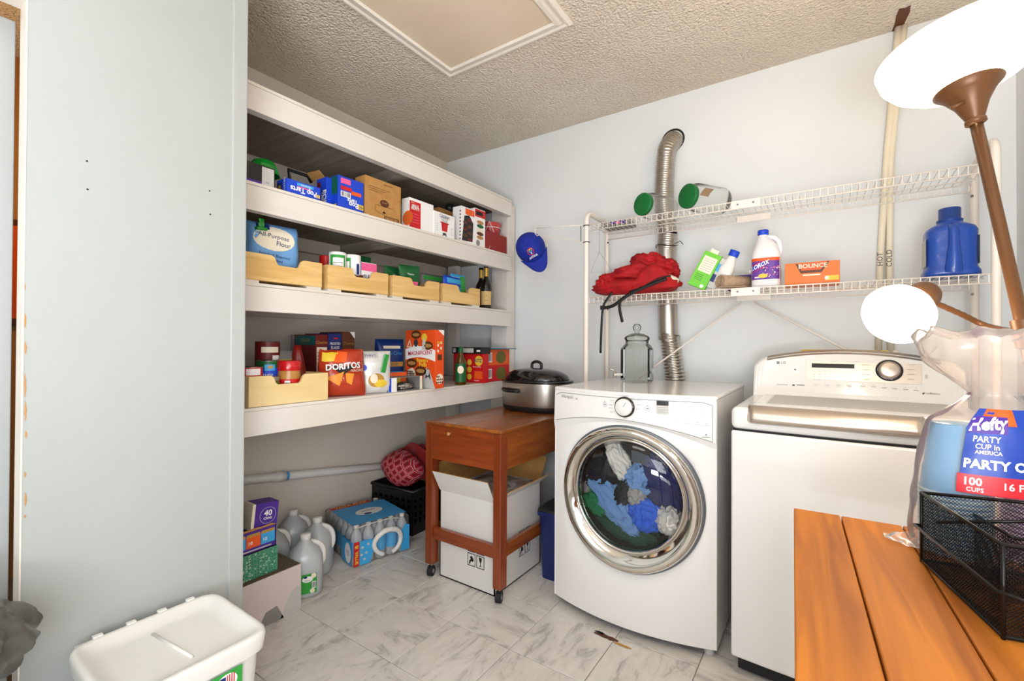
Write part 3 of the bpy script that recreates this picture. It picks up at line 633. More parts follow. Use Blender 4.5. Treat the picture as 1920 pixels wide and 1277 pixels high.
# reading arm
q = PD(1712, 545, 1.13); g1 = PD(1740, 562, 1.135); g2 = PD(1800, 588, 1.13); g3 = PD(1850, 611, 1.11)
jp = LA+ld*(-.03)
gp = smooth([g1, g2, g3, jp], 10)
MB().tube([p-lo for p in gp], [.0062+.0008*(i % 2) for i in range(len(gp))], 'lamp_brown', 10).build('gooseneck', lamp)
MB().cyl(.018, -.03, .03, 'lamp_brown', 16, axis(jp-lo, ld)).build('arm_clamp', lamp)
sd = (PD(1622, 612, 1.09)-PD(1722, 540, 1.13)).normalized()
AX2 = axis(PD(1744, 545, 1.135)-lo, sd)
rc = MB().lathe([(.0, .0), (.018, .001), (.029, .007), (.034, .018), (.037, .045), (.041, .075), (.040, .076), (.034, .05)], 'lamp_brown', 32, AX2).build('reading_socket', lamp)
MB().tube([AX2 @ Vector((-.03, 0, .02)), AX2 @ Vector((-.045, .0, .012)), AX2 @ Vector((-.06, .0, .005))], .003, 'black_plastic', 8).build('switch_stem', rc)
MB().lathe([(.038, .066), (.052, .074), (.066, .092), (.073, .112), (.074, .130), (.066, .148), (.05, .165), (.03, .176), (.0, .18)], 'reading_glass', 40, AX2).build('reading_shade', lamp)
# ------------------------------------------------------------------ helpers for goods
def loft(mb, secs, m, n=28, M=None, cap=True):
    """secs: (z, rx, ry, p, cx, cy) superellipse sections"""
    vs = []
    for s in secs:
        z, rx, ry = s[:3]; p = s[3] if len(s) > 3 else 2; cx = s[4] if len(s) > 4 else 0; cy = s[5] if len(s) > 5 else 0
        for i in range(n):
            a = 2*pi*i/n; c, d = cos(a), sin(a); vs.append((cx+rx*math.copysign(abs(c)**(2/p), c), cy+ry*math.copysign(abs(d)**(2/p), d), z))
    k = len(secs); fs = [(j*n+i, j*n+(i+1) % n, (j+1)*n+(i+1) % n, (j+1)*n+i) for j in range(k-1) for i in range(n)]
    mb.add(vs, fs, m, True, M)
    if cap: mb.add(vs, [tuple(range(n))[::-1], tuple((k-1)*n+i for i in range(n))], m, False, M)
    return mb
def barcode(m, x, y, w, h, M, bg=True):
    if bg: m.rect(x, y, x+w, y+h, 'white', M)
    A = M @ T((0, 0, .0003)); k = 0; q = x+w*.08; r = random.Random(int(x*1e4)+5)
    while q < x+w*.9:
        b = w*r.choice((.03, .05, .08)); m.rect(q, y+h*.12, q+b, y+h*.9, 'black', A); q += b+w*r.choice((.03, .05))
def carton(name, label, cat, loc, w, d, h, rz, body, prints=None, group=None, bevel=.0015, sides=None, lidless=False):
    mb = MB()
    if lidless:
        t = .003
        for lo, hi in (((-w/2, -d/2, 0), (w/2, d/2, t)), ((-w/2, -d/2, 0), (w/2, -d/2+t, h)), ((-w/2, d/2-t, 0), (w/2, d/2, h)), ((-w/2, -d/2, 0), (-w/2+t, d/2, h)), ((w/2-t, -d/2, 0), (w/2, d/2, h))): mb.box(lo, hi, body)
    else: mb.box((-w/2, -d/2, 0), (w/2, d/2, h), body)
    o = one(mb, name, label, cat, group, bevel=bevel); o.location = loc; o.rotation_euler = (0, 0, rz)
    m = MB()
    for f, c in (sides or {}).items():
        ww = w if f in 'ft' else d; hh = d if f == 't' else h; m.rect(.001, .001, ww-.001, hh-.001, c, face(f, w, d, h) @ T((0, 0, -.0003)))
    if prints: prints(m, lambda f: face(f, w, d, h), w, d, h)
    if m.f: stuff(m.build('printing', o))
    return o
def sbox(name, label, cat, u0, u1, vt, zb, body, prints=None, xf=-1.70, us=None, d=.10, **k):
    """carton facing out of the pantry: front face spans pixels u0..u1, its top left corner at row vt"""
    a = PX(u0, vt, xf); b = PX(u1, vt, xf)
    if us: d = max(.03, min(xf-PY(us, vt, a.y).x, xf-XL-.06))
    return carton(name, label, cat, (xf-d/2, (a.y+b.y)/2, zb), b.y-a.y, d, a.z-zb, pi/2, body, prints, **k)
def pouch(name, label, cat, loc, rz, w, h, d, m, dec=(), p=2.6, q=2.2, wr=.004, ws=22, seed=1, group=None, tilt=0, taper=0, top=.0, sub=30, parent=None, lean=0):
    """sealed bag: pillow-shaped, crimped at top and bottom, wrinkled; front faces -Y"""
    def S(u, v, side=-1, e=0):
        U, V = 2*u-1, 2*v-1
        t = (max(0, 1-abs(U)**p)**.6)*(max(0, 1-abs(V)**q)**.6)
        n = nz((u*w*ws, v*h*ws, side*.7), 1, seed)
        return Vector(((U*w/2)*(1-taper*v)*(1-.10*(1-V*V)*0+.04*nz((v*5, 0, side), 1, seed+3)), side*(d/2*t+wr*n*(.25+t)+e)+lean*v*v, v*h+.012*nz((u*4, 9, 0), 1, seed)*top*v))
    mb = MB().grid(lambda u, v: S(u, v), sub, sub, m); mb.grid(lambda u, v: S(1-u, v, 1), sub, sub, m)
    o = mb.build(name, parent, fix=True)
    if parent is None: tag(o, label, cat, group)
    o.location = loc; o.rotation_euler = (tilt, 0, rz)
    if dec:
        k = MB()
        for i, t in enumerate(dec):
            e = .0012+.0007*i
            if t[0] == 'r': _, a, b, c, f, mm = t; k.grid(lambda u, v: S(a+(c-a)*u, b+(f-b)*v, -1, e), 9, 9, mm)
            elif t[0] == 'e': _, a, b, c, f, mm = t; k.grid(lambda u, v: S(a+c*v*cos(2*pi*u), b+f*v*sin(2*pi*u), -1, e), 20, 5, mm, True, None, True)
            elif t[0] == 'p':
                pts = t[1]; cx = sum(x for x, y in pts)/len(pts); cy = sum(y for x, y in pts)/len(pts); n = len(pts); big = []
                for j in range(n):
                    for s in range(4): big.append((pts[j][0]+(pts[(j+1) % n][0]-pts[j][0])*s/4, pts[j][1]+(pts[(j+1) % n][1]-pts[j][1])*s/4))
                k.grid(lambda u, v: S(cx+(big[int(round(u*len(big))) % len(big)][0]-cx)*v, cy+(big[int(round(u*len(big))) % len(big)][1]-cy)*v, -1, e), len(big), 4, t[2], True, None, True)
            else:
                _, s, a, b, sz, mm = t[:6]; gv, gf = glyphs(s, sz, t[7] if len(t) > 7 else 0); ro = t[6] if len(t) > 6 else 0
                k.add([S(a+(x*cos(ro)-y*sin(ro))/w, b+(x*sin(ro)+y*cos(ro))/h, -1, e+.001) for x, y, _z in gv], gf, mm)
        stuff(k.build('printing', o))
    return o
def faceang(p): return atan2(CAM.y-p[1], CAM.x-p[0])
def cyltext(m, s, r, a0, z, size, mm, bold=0, e=.0006):
    v, f = glyphs(s, size, bold); m.add([((r+e)*cos(a0+x/r), (r+e)*sin(a0+x/r), z+y) for x, y, _ in v], f, mm)
def cylpatch(m, r, a0, a1, z0, z1, mm, e=.0005): m.grid(lambda u, v: ((r+e)*cos(a0+(a1-a0)*u), (r+e)*sin(a0+(a1-a0)*u), z0+(z1-z0)*v), 14, 2, mm)
def can(name, label, loc, r, h, bands, lid='steel_brushed', deco=None, cat='can', group=None, rim=True):
    """bands: (z0,z1,material) fractions of the height"""
    m = MB(); m.lathe([(0, 0), (r*.96, 0), (r, .003)], lid, 28)
    for a, b, c in bands: m.lathe([(r, max(.003, a*h)), (r, min(h-.003, b*h))], c, 28)
    m.lathe([(r, h-.003), (r*.985, h), (r*.93, h), (r*.92, h-.003), (0, h-.003)], lid, 28)
    o = one(m, name, label, cat, group); o.location = loc
    if deco: k = MB(); deco(k, r, h, faceang(loc)); stuff(k.build('printing', o))
    return o

Z2, Z3, Z4 = ZS[1]+BT+.0012, ZS[2]+BT+.0012, ZS[3]+BT+.0012
# ------------------------------------------------------------------ upper pantry shelf
def pr(m, F, w, d, h): M = F('f'); m.rect(w*.66, h*.05, w*.97, h*.93, 'lgrey', M); m.rect(0, 0, w*.66, .012, 'purple', M); m.text('inc', w*.8, h*.2, .012, 'print_dark', M)
db = sbox('appliance_box', 'dark box with pale label beneath the green bowl', 'box', 440, 516, 293, Z2, 'black_plastic', pr, xf=-1.70, d=.26)
ztd = PX(516, 325, -1.70).z
b = PX(494, 318, -1.80); zt = PX(440, 293, -1.70).z
m = MB().lathe([(.058, 0), (.060, .004), (.056, .012), (.050, .032), (.036, .052), (.018, .058), (0, .058)], 'green', 10, smooth=False)
mat('green_plastic', '0f8a2a', .18, coat=.4); m.mats = ['green_plastic']; o = one(m, 'mixing_bowl', 'glossy green plastic bowl turned upside down on a dark box', 'bowl', bevel=.002); o.location = (-1.80, b.y, zt+.0005)
# pan with a black strap handle
p0 = PX(520, 335, -1.95)
pan = thing('skillet', 'black pan handle poking up behind the blue pastry boxes', 'pan', (-1.98, p0.y+.02, Z2))
MB().lathe([(0, 0), (.07, 0), (.085, .035), (.083, .035), (.068, .004), (0, .004)], 'black_plastic', 28).build('pan_body', pan)
hz = PX(545, 322, -1.95).z-Z2
MB().tube([(.03, .06, .035), (.04, .03, hz*.75), (.045, .02, hz), (.045, .11, hz*1.0), (.045, .13, hz*.86)], .008, 'black_plastic', 8).build('handle', pan)
def pop(m, F, w, d, h):
    M = F('f'); m.rect(w*.3, h*.70, w*.78, h*.90, 'skyblue', M); m.text('FROSTED', w*.55, h*.80, .010, 'white', M @ T((0, 0, .0004)), rot=pi); m.rect(w*.3, h*.58, w*.72, h*.66, 'pink', M)
    m.text('Pop Tarts', w*.50, h*.42, .028, 'white', M, bold=.03, rot=pi); m.rect(w*.82, h*.2, w*.98, h*.44, 'yellow', M); m.text('12', w*.9, h*.32, .018, 'navy', M @ T((0, 0, .0004)), rot=pi)
    L = F('l'); m.rect(d*.05, h*.1, d*.6, h*.8, 'navy', L); m.disc(d*.3, h*.45, d*.15, 'gold', M=L @ T((0, 0, .0003))); m.text('FROSTED', d*.84, h*.5, .016, 'white', L, rot=pi/2)
sbox('pastry_box', 'blue toaster pastry box lying with its printing upside down', 'box', 537, 601, 333, Z2, 'blue', pop, us=519)
def pop2(m, F, w, d, h):
    L = F('l'); m.rect(d*.1, h*.15, d*.42, h*.88, 'maroon', L); m.text('POP', d*.82, h*.35, .034, 'white', L, bold=.03, rot=-pi/2); m.text('TARTS', d*.62, h*.30, .022, 'white', L, bold=.02, rot=-pi/2); m.rect(d*.35, 0, d*.55, h*.28, 'red', L @ T((0, 0, .0003)))
ob_ = sbox('pastry_box', 'opened blue toaster pastry box with a raised kraft flap', 'box', 612, 630, 331, Z2, 'blue', pop2, xf=-1.745, us=594)
f = MB().add([(-.02, .07, .0), (-.02, -.02, .0), (-.055, -.03, .018), (-.06, .05, .02)], [(0, 1, 2, 3)], 'kraft_board'); fo = f.build('flap', ob_, solid=.002); fo.location = (0, 0, PX(612, 331, -1.745).z-Z2)
def pop3(m, F, w, d, h):
    M = F('f'); m.rect(w*.10, h*.78, w*.48, h*.94, 'pink', M); m.rect(w*.1, h*.58, w*.52, h*.70, 'red', M); m.rect(w*.5, h*.50, w*.9, h*.62, 'orange', M); barcode(m, w*.1, h*.37, w*.38, h*.17, M)
    m.text('Pop', w*.6, h*.20, .032, 'white', M, bold=.03, rot=pi); m.text('Tarts', w*.55, h*.31, .024, 'white', M, bold=.03, rot=pi); m.rect(w*.78, h*.10, w*.99, h*.26, 'yellow', M); m.text('48', w*.89, h*.18, .022, 'navy', M @ T((0, 0, .0004)), rot=pi)
    L = F('l'); m.rect(d*.05, h*.42, d*.95, h*.97, 'teal', L); m.rect(d*.1, h*.0, d*.8, h*.12, 'yellow', L); m.rect(d*.2, h*.5, d*.8, h*.9, 'dgreen', L @ T((0, 0, .0003)))
sbox('pastry_box', 'large upright blue toaster pastry box beside the brown carton', 'box', 634, 682, 327, Z2, 'blue', pop3, us=621)
def brn(m, F, w, d, h):
    M = F('f'); m.rect(w*.5, h*.90, w*.76, h*.915, 'brown', M); m.disc(w*.52, h*.42, .026, 'brown', .017, M); m.text('Great', w*.52, h*.44, .013, 'kraft', M @ T((0, 0, .0004))); m.rect(w*.3, h*.335, w*.75, h*.345, 'brown', M)
    for j in range(3): m.rect(w*.08, h*(.66+.05*j), w*(.45+.12*j), h*(.67+.05*j), 'brown', M)
    m.rect(w*.52, 0, w*.94, h*.11, 'brown', M); m.rect(w*.55, h*.02, w*.91, h*.09, 'kraft', M @ T((0, 0, .0003)))
    for i in range(9): m.rect(w*(.57+.04*i), h*.02, w*(.585+.04*i), h*.09, 'brown', M @ T((0, 0, .0006)))
    a = [(w*.25+.0*i, 0) for i in range(1)]
    m.tube([M @ Vector((w*.27, h*.36, 0)), M @ Vector((w*.27, h*.20, 0)), M @ Vector((w*.36, h*.15, 0)), M @ Vector((w*.55, h*.12, 0))], .0008, 'brown', 4)
    m.poly([(w*.46, h*.17), (w*.56, h*.15), (w*.54, h*.20), (w*.5, h*.22)], 'black', M)
sbox('carton', 'plain brown cardboard carton on the upper pantry shelf', 'box', 685, 752, 327, Z2, 'kraft_board', brn, us=666)
def waf(m, F, w, d, h):
    M = F('f'); m.rect(0.0, 0, w*.45, h*.90, 'red', M); m.text('MINI IS', w*.225, h*.74, .020, 'white', M @ T((0, 0, .0004)), bold=.03, sx=.75); m.text('MIGHTY!', w*.225, h*.66, .020, 'white', M @ T((0, 0, .0004)), bold=.03, sx=.7)
    for j in range(4): m.rect(w*.06, h*(.2+.09*j), w*.36, h*(.215+.09*j), 'pink', M @ T((0, 0, .0004)))
    m.text('DASH', w*.12, h*.85, .008, 'white', M @ T((0, 0, .0004)))
    L = F('l'); mm = 'gold'; m.disc(d*.80, h*.32, .036, 'orange', M=L)
    for k in (-1, 0, 1): m.rect(d*.80-.03, h*.32+.018*k-.0015, d*.80+.03, h*.32+.018*k+.0015, 'kraft', L @ T((0, 0, .0004))); m.rect(d*.80+.018*k-.0015, h*.32-.03, d*.80+.018*k+.0015, h*.32+.03, 'kraft', L @ T((0, 0, .0004)))
sbox('waffle_maker_box', 'white waffle maker box with red MINI IS MIGHTY panel', 'box', 768, 813, 369, Z2, 'white', waf, us=753)
kb_ = sbox('carton', 'low kraft box behind the fondue set box', 'box', 822, 852, 388, Z2, 'kraft_board', None, xf=-1.86, d=.16)
p = PX(845, 390, -1.86); o = one(MB().blob(lambda d_: d_*.026*(1+.15*nz(d_, 3)), 'black_plastic', 16, 12), 'cable_bundle', 'black coiled cable resting behind the fondue set box', 'cable'); o.location = (-1.87, p.y, PX(822, 388, -1.86).z+.021)
def cui(m, F, w, d, h):
    M = F('f'); m.text('Cuisinart', w*.5, h*.86, .026, 'navy', M, sx=.85); cx, cy = w*.5, h*.42
    m.poly([(cx-.026, cy+.02), (cx-.02, cy-.024), (cx+.02, cy-.024), (cx+.026, cy+.02)], 'red', M); m.rect(cx-.034, cy+.018, cx+.034, cy+.024, 'red', M)
    for i in range(6): m.rect(-.0012, 0, .0012, .04, 'print_dark', M @ T((cx+(i-2.5)*.007, cy+.024, .0003)) @ RZ(-(i-2.5)*.12))
    m.poly([(cx-.016, cy-.05), (cx-.012, cy-.032), (cx+.012, cy-.032), (cx+.016, cy-.05), (cx+.012, cy-.07), (cx+.008, cy-.045), (cx-.008, cy-.045), (cx-.012, cy-.07)], 'print_dark', M)
    for j in range(4): m.rect(w*.78, h*(.16+.09*j), w*.93, h*(.17+.09*j), 'print_grey', M); m.rect(w*.08, h*(.2+.09*j), w*.2, h*(.21+.09*j), 'print_grey', M)
sbox('fondue_box', 'small white fondue set box with a red pot picture', 'box', 814, 852.5, 394, Z2, 'white', cui, xf=-1.695, d=.10)
def gri(m, F, w, d, h):
    M = F('f'); m.rect(w*.30, h*.80, w*.98, h*.97, 'orange', M)
    m.poly([(w*.05, h*.05), (w*.22, h*.75), (w*.6, h*.8), (w*.9, h*.6), (w*.85, h*.08)], 'black_plastic', M)
    for i in range(7): m.disc(w*(.30 if i % 2 else .62), h*(.12+.09*i), w*.17, 'brown' if i % 3 else 'maroon', h*.045, M @ T((0, 0, .0004)))
    L = F('l')
    for i in range(9): m.disc(d*.88, h*(.1+.095*i), .005, 'maroon', M=L)
sbox('grill_box', 'white kitchen appliance box with grilled sausages pictured', 'box', 865, 890, 385, Z2, 'white', gri, us=849)
def snd(m, F, w, d, h):
    M = F('f'); m.rect(0, h*.78, w, h*.98, 'red', M); m.rect(w*.1, h*.83, w*.75, h*.93, 'black', M @ T((0, 0, .0003)))
    for i in range(5): m.disc(w*.5, h*(.25+.1*i), w*.32, ('kraft', 'brown', 'cream', 'dgreen', 'kraft')[i], h*.05, M @ T((0, 0, .0002*i)))
    m.disc(w*.3, h*.1, w*.18, 'grey', M=M)
sbox('sandwich_maker_box', 'white sandwich maker box with red top band', 'box', 890.5, 910, 389, Z2, 'white', snd, d=.2)
def rb(m, F, w, d, h): M = F('f'); m.tube([M @ Vector((w*.12, 0, 0)), M @ Vector((w*.16, h*.2, .004))], .001, 'white', 5)
sbox('gift_box', 'plain dark red box holding up a red gift pail', 'box', 911.5, 950, 432, Z2, 'dred', rb, xf=-1.695, d=.2)
pb = PX(928, 425, -1.75); zt = PX(911.5, 432, -1.695).z
gp_ = thing('gift_pail', 'red gift pail in clear wrap tied with white ribbon', 'pail', (-1.785, pb.y, zt+.001))
mat('red_gloss', 'c01018', .25, coat=.3)
MB().lathe([(0, 0), (.052, 0), (.068, .08), (.070, .083), (.066, .083), (.05, .003)], 'red_gloss', 24).build('pail', gp_); MB().lathe([(.054, .0), (.071, .081), (.08, .098)], 'film', 24).build('clear_wrap', gp_)
a = faceang((-1.785, pb.y)); rbm = MB(); rbm.tube([(.071*cos(a-.5), .071*sin(a-.5), .02), (.076*cos(a-.1), .076*sin(a-.1), .085), (.075*cos(a+.3), .075*sin(a+.3), .015)], .0022, 'white', 6); rbm.tube([(.0665*cos(t), .0665*sin(t), .052) for t in [2*pi*i/28 for i in range(28)]], .002, 'white', 6, closed=True); rbm.build('ribbon', gp_)

# ------------------------------------------------------------------ pine crates on the middle shelf
def crate(label, ya, yb_, zb, h, feet, n0=.40, n1=.70, mm='pine_x', depth=.40):
    t = thing('pantry_crate', label, 'crate', (-1.69, (ya+yb_)/2, zb), pi/2, 'slide-out pantry crates'); w = yb_-ya; th = .013
    a, b = -w/2+w*n0, -w/2+w*n1; q = .034; z0 = feet
    prof = [(-w/2, z0), (w/2, z0), (w/2, h), (b+.016, h), (b+.006, h-.006), (b-.004, h-q+.006), (b-.012, h-q), (a+.012, h-q), (a+.004, h-q+.006), (a-.006, h-.006), (a-.016, h), (-w/2, h)]
    MB().prism(prof, 0, th, mm, basis((0, th, 0), (1, 0, 0), (0, 0, 1))).build('front_panel', t, bevel=.0012)
    MB().box((-w/2, depth-th, z0), (w/2, depth, h), mm).build('back_panel', t)
    for s in (-1, 1): MB().box((min(s*(w/2), s*(w/2-th)), th, z0), (max(s*(w/2), s*(w/2-th)), depth-th, h), mm).build('side_panel', t)
    MB().box((-w/2+th, th, z0), (w/2-th, depth-th, z0+.006), mm).build('bottom_panel', t)
    if feet:
        for s in (-1, 1): x = s*(w/2-.033); MB().box((x-.032, .004, 0), (x+.032, depth, z0), 'paint_trim').build('runner', t)
    return t
ys = [(.786, 1.100), (1.127, 1.441), (1.469, 1.784), (1.816, 2.129)]
for (a, b), l in zip(ys, ('pine crate holding the bag of flour', 'pine crate holding two green and white cans', 'pine crate holding dark green snack bags', 'pine crate holding blue snack bags beside wine bottles')):
    crate(l, a, b, Z3, .108, .010)
crate('birch crate of cans and a peanut butter jar on the lower shelf', .817, 1.131, Z4, .110, 0, .30, .64, 'birch', .34)
zc = Z3+.018
# flour in a zip bag with a green clip
fa = PX(497, 470, -1.80)
mat('flour_blue', '6fa3d8', .5)
fl_ = pouch('flour_bag', 'blue and white all-purpose flour bag with a green clip', 'bag', (-1.80, .955, zc), pi/2-.12, .19, .232, .09, 'flour_blue',
      [('e', .46, .72, .40, .20, 'cream'), ('t', 'All-Purpose', .44, .76, .024, 'navy', -.08), ('t', 'Flour', .62, .64, .026, 'navy', -.08), ('t', 'Enriched, Bleached', .45, .44, .0145, 'navy', -.1), ('t', 'Pre-Sifted', .45, .36, .0145, 'navy', -.1), ('r', .12, .86, .36, .96, 'navy')], p=6, q=5, wr=.003, seed=3)
cp = thing('bag_clip', 'bright green plastic clip on top of the flour bag', 'clip', (-1.765, PX(487, 432, -1.775).y, Z3+.226), pi/2)
MB().box((-.019, -.012, -.016), (.019, .012, -.004), 'green_plastic').build('jaw', cp, bevel=.003); MB().prism([(-.008, -.006), (.008, -.006), (.012, .008), (.008, .018), (.011, .028), (-.011, .028), (-.008, .018), (-.012, .008)], -.006, .006, 'green_plastic', basis((0, 0, 0), (1, 0, 0), (0, 0, 1))).build('grip', cp, bevel=.002)
zb_ = pouch('zip_bag', 'clear zip bag with a blue seal slumped behind the flour', 'bag', (-1.865, 1.035, zc), pi/2-.1, .085, .19, .035, 'zip_film', [], seed=8, wr=.008, taper=.5, p=3)
MB().tube(smooth([Vector((-.045, .028, .21)), Vector((-.02, -.02, .205)), Vector((.0, -.03, .16)), Vector((.02, -.03, .11)), Vector((.05, -.02, .085)), Vector((.06, -.01, .06))], 5), .004, 'blue', 6).build('zip_seal', zb_)
pouch('snack_bag', 'dark chocolate bag between the flour and the cans', 'bag', (-1.93, 1.035, zc), pi/2, .09, .12, .04, 'black_plastic', [('r', .1, .3, .9, .6, 'dgreen')], seed=11, wr=.006)
def gcan(k, r, h, a): cylpatch(k, r, a-.9, a+1.0, .1*h, .92*h, 'green'); cylpatch(k, r, a-.55, a+.75, .12*h, .84*h, 'white', .001); [cylpatch(k, r, a-.45, a+.65, h*(.2+.1*j), h*(.22+.1*j), 'print_grey', .0015) for j in range(6)]
for u, v, lab in ((636, 475, 'white and green food can standing nearer the flour'), (664, 480, 'white and green food can with a blue emblem')):
    q = PX(u-3, v, -1.765); can('food_can', lab, (-1.765, q.y, zc), .036, PX(u, v, -1.765).z-zc, [(0, 1, 'white')], 'white_plastic', gcan if u < 650 else (lambda k, r, h, a: (cylpatch(k, r, a-.8, a-.2, .1*h, .9*h, 'green'), cylpatch(k, r, a-1.1, a-.35, .15*h, .8*h, 'white', .001), cylpatch(k, r, a+.5, a+.9, .45*h, .75*h, 'navy'))), 'can')
q = PX(634, 470, -1.85); can('spice_tin', 'red topped tin behind the white and green cans', (-1.85, 1.225, zc), .03, .155, [(0, 1, 'red')], 'red')
pouch('snack_bag', 'brown snack bag low in the notch of the second crate', 'bag', (-1.735, 1.305, zc), pi/2, .06, .075, .03, 'brown', [('r', .2, .3, .8, .6, 'gold')], seed=5, wr=.006)
def slk(m, F, w, d, h): M = F('f'); m.rect(0, h*.72, w, h*.98, 'pink', M); m.text('SLEEK', w*.5, h*.52, .024, 'navy', M, bold=.02); L = F('l'); m.rect(0, 0, d, h, 'blue', L)
carton('snack_box', 'white snack bar box with a pink band, blue sided', 'box', (-1.775, 1.375, zc), .085, .06, .138, pi/2, 'white', slk)
pouch('snack_bag', 'dark green and orange snack pouch behind the snack bar box', 'bag', (-1.86, 1.405, zc), pi/2, .14, .190, .03, 'dgreen', [('r', .1, .1, .9, .60, 'orange'), ('t', 'Fruit', .5, .45, .02, 'white'), ('t', 'Nature', .6, .75, .016, 'white')], seed=6)
for i, (y, dx, w_, h_, c1, lab, rr) in enumerate(((1.56, -.04, .13, .150, 'orange', 'green snack bag slumped at the left of the third crate', .25), (1.635, -.0, .12, .165, 'pink', 'green snack bag standing in the notch of the third crate', -.25), (1.71, -.06, .09, .165, 'orange', 'small green and orange bag at the back of the third crate', 0))):
    pouch('snack_bag', lab, 'bag', (-1.76+dx, y, zc), pi/2+rr, w_, h_, .035, 'dgreen', [('r', .15, .25, .85, .50, c1), ('t', 'Nature', .5, .72, .014, 'white'), ('e', .5, .38, .15, .08, 'maroon')], seed=20+i, wr=.007)
pouch('snack_bag', 'slim blue pouch between green snack bags', 'bag', (-1.80, 1.69, zc), pi/2, .04, .115, .02, 'lblue', [('r', .2, .2, .8, .5, 'white')], seed=31)
cs = thing('clamshell', 'clear plastic clamshell standing behind the snack bags', 'container', (-1.90, 1.688, zc), pi/2)
MB().box((-.075, -.04, 0), (.075, .04, .17), 'film').build('shell', cs, bevel=.006)
pouch('snack_bag', 'clear topped green snack bag at the back of the fourth crate', 'bag', (-1.87, 1.93, zc), pi/2, .20, .165, .04, 'zip_film', [('r', .05, .78, .95, .92, 'green'), ('r', .05, .1, .5, .6, 'green')], seed=33)
pouch('snack_bag', 'crumpled blue and red snack bag at the front of the fourth crate', 'bag', (-1.765, 1.965, zc-.0), pi/2+.1, .16, .150, .05, 'blue', [('r', .1, .72, .95, .92, 'skyblue'), ('p', [(.1, .4), (.45, .62), (.5, .4), (.3, .2)], 'maroon'), ('r', .5, .45, .9, .62, 'lblue')], seed=36, wr=.009)
pouch('snack_bag', 'blue and green zip bag beside the crumpled blue bag', 'bag', (-1.79, 2.045, zc), pi/2, .13, .172, .03, 'skyblue', [('r', .55, .0, .95, .95, 'green'), ('r', .05, .78, .5, .9, 'white')], seed=38)
# wine bottles
def wine(label, x, y, zb):
    t = thing('wine_bottle', label, 'bottle', (x, y, zb)); mat('wine_glass', '14100c', .08, coat=.5); mat('foil_gold', 'b8923f', .35, .6); mat('wine_label', 'c8a86c', .6)
    MB().lathe([(0, 0), (.034, 0), (.036, .004), (.036, .13), (.033, .15), (.020, .175), (.0145, .19), (.0135, .20)], 'wine_glass', 24).build('body', t)
    MB().lathe([(.0137, .198), (.0140, .24), (.0145, .25), (.0145, .262), (.0, .263)], 'foil_gold', 20).build('foil', t)
    MB().lathe([(.0149, .25), (.0149, .263), (0, .2635)], 'black_gloss', 20).build('cap', t)
    a = faceang((x, y)); l = MB(); cylpatch(l, .036, a-1.0, a+1.0, .022, .105, 'wine_label'); stuff(l.build('label', t)); k = MB(); cyltext(k, 'y', .0365, a, .08, .02, 'brown'); cyltext(k, 'vino', .0365, a, .05, .012, 'brown'); stuff(k.build('lettering', t))
wine('dark wine bottle half hidden by the fourth crate', -1.80, PX(902, 560, -1.80).y, Z3)
wine('dark wine bottle with tan label beside the shelf post', -1.73, PX(911.5, 560, -1.73).y, Z3)
# ------------------------------------------------------------------ lower pantry shelf
def redcan(k, r, h, a): cylpatch(k, r, a-.5, a+.9, .55*h, .9*h, 'white'); cylpatch(k, r, a-.6, a-.2, .1*h, .5*h, 'white', .0012); [cylpatch(k, r, a+.0, a+.8, h*(.14+.1*j), h*(.17+.1*j), 'cream', .001) for j in range(3)]
zc4 = Z4+.0075
def cpos(u, v, x): q = PX(u, v, x); return q.y, q.z
y, z1 = cpos(472, 658, -1.745); hz_ = .060
can('food_can', 'small red can at the bottom of the stack of two in the birch crate', (-1.745, y, zc4), .036, .068, [(0, 1, 'red')], deco=redcan)
can('food_can', 'small red can with white band, on top of its stack', (-1.745, y, zc4+.0682), .036, .068, [(0, .12, 'white'), (.12, 1, 'red')], deco=redcan)
y, z1 = cpos(503, 655, -1.80)
def mk(k, r, h, a): cyltext(k, 'MARKET', r, a, h*.6, .026, 'white', .02)
can('food_can', 'black can lettered MARKET under a blue and green can', (-1.80, y, zc4), .043, .078, [(0, 1, 'black')], deco=mk)
can('food_can', 'blue and green can on top of a black can', (-1.80, y, zc4+.0782), .041, .078, [(0, .62, 'blue'), (.62, 1, 'dgreen')], deco=lambda k, r, h, a: (cyltext(k, 'tuna', r, a, h*.3, .02, 'white'), cylpatch(k, r, a-.3, a+.6, .5*h, .8*h, 'lblue'), cylpatch(k, r, a, a+.4, .6*h, .75*h, 'gold', .001)))
y, z1 = cpos(503, 640, -1.90); can('food_can', 'tall dark red can at the back of the birch crate', (-1.905, y, zc4), .046, z1-zc4, [(0, 1, 'maroon')], deco=lambda k, r, h, a: (cylpatch(k, r, a-.5, a+1.0, .8*h, .9*h, 'cream'), cylpatch(k, r, a+.4, a+1.1, .55*h, .75*h, 'white')))
y, z1 = cpos(526, 655, -1.86)
def yel(m, F, w, d, h):
    M = F('f'); m.rect(w*.08, h*.05, w*.45, h*.75, 'olive', M); m.rect(w*.55, h*.25, w*.9, h*.75, 'navy', M); m.rect(w*.6, h*.5, w*.84, h*.7, 'skyblue', M @ T((0, 0, .0003)))
    L = F('l'); m.rect(d*.3, h*.1, d*.7, h*.8, 'olive', L)
mc = carton('drink_carton', 'yellow carton with grey gable top behind the peanut butter', 'carton', (-1.895, y+.028, zc4), .075, .065, .155, pi/2-.1, 'yellow', yel)
MB().add([(-.0425, -.0375, .155), (.0425, -.0375, .155), (.0425, .0375, .155), (-.0425, .0375, .155), (-.04, 0, .19), (.04, 0, .19)], [(0, 1, 5, 4), (2, 3, 4, 5), (1, 2, 5), (3, 0, 4)], 'grey').build('gable', mc)
y, z1 = cpos(511, 697, -1.735); jr = thing('jar', 'small glass jar with a metal lid beside the peanut butter', 'jar', (-1.745, y, zc4))
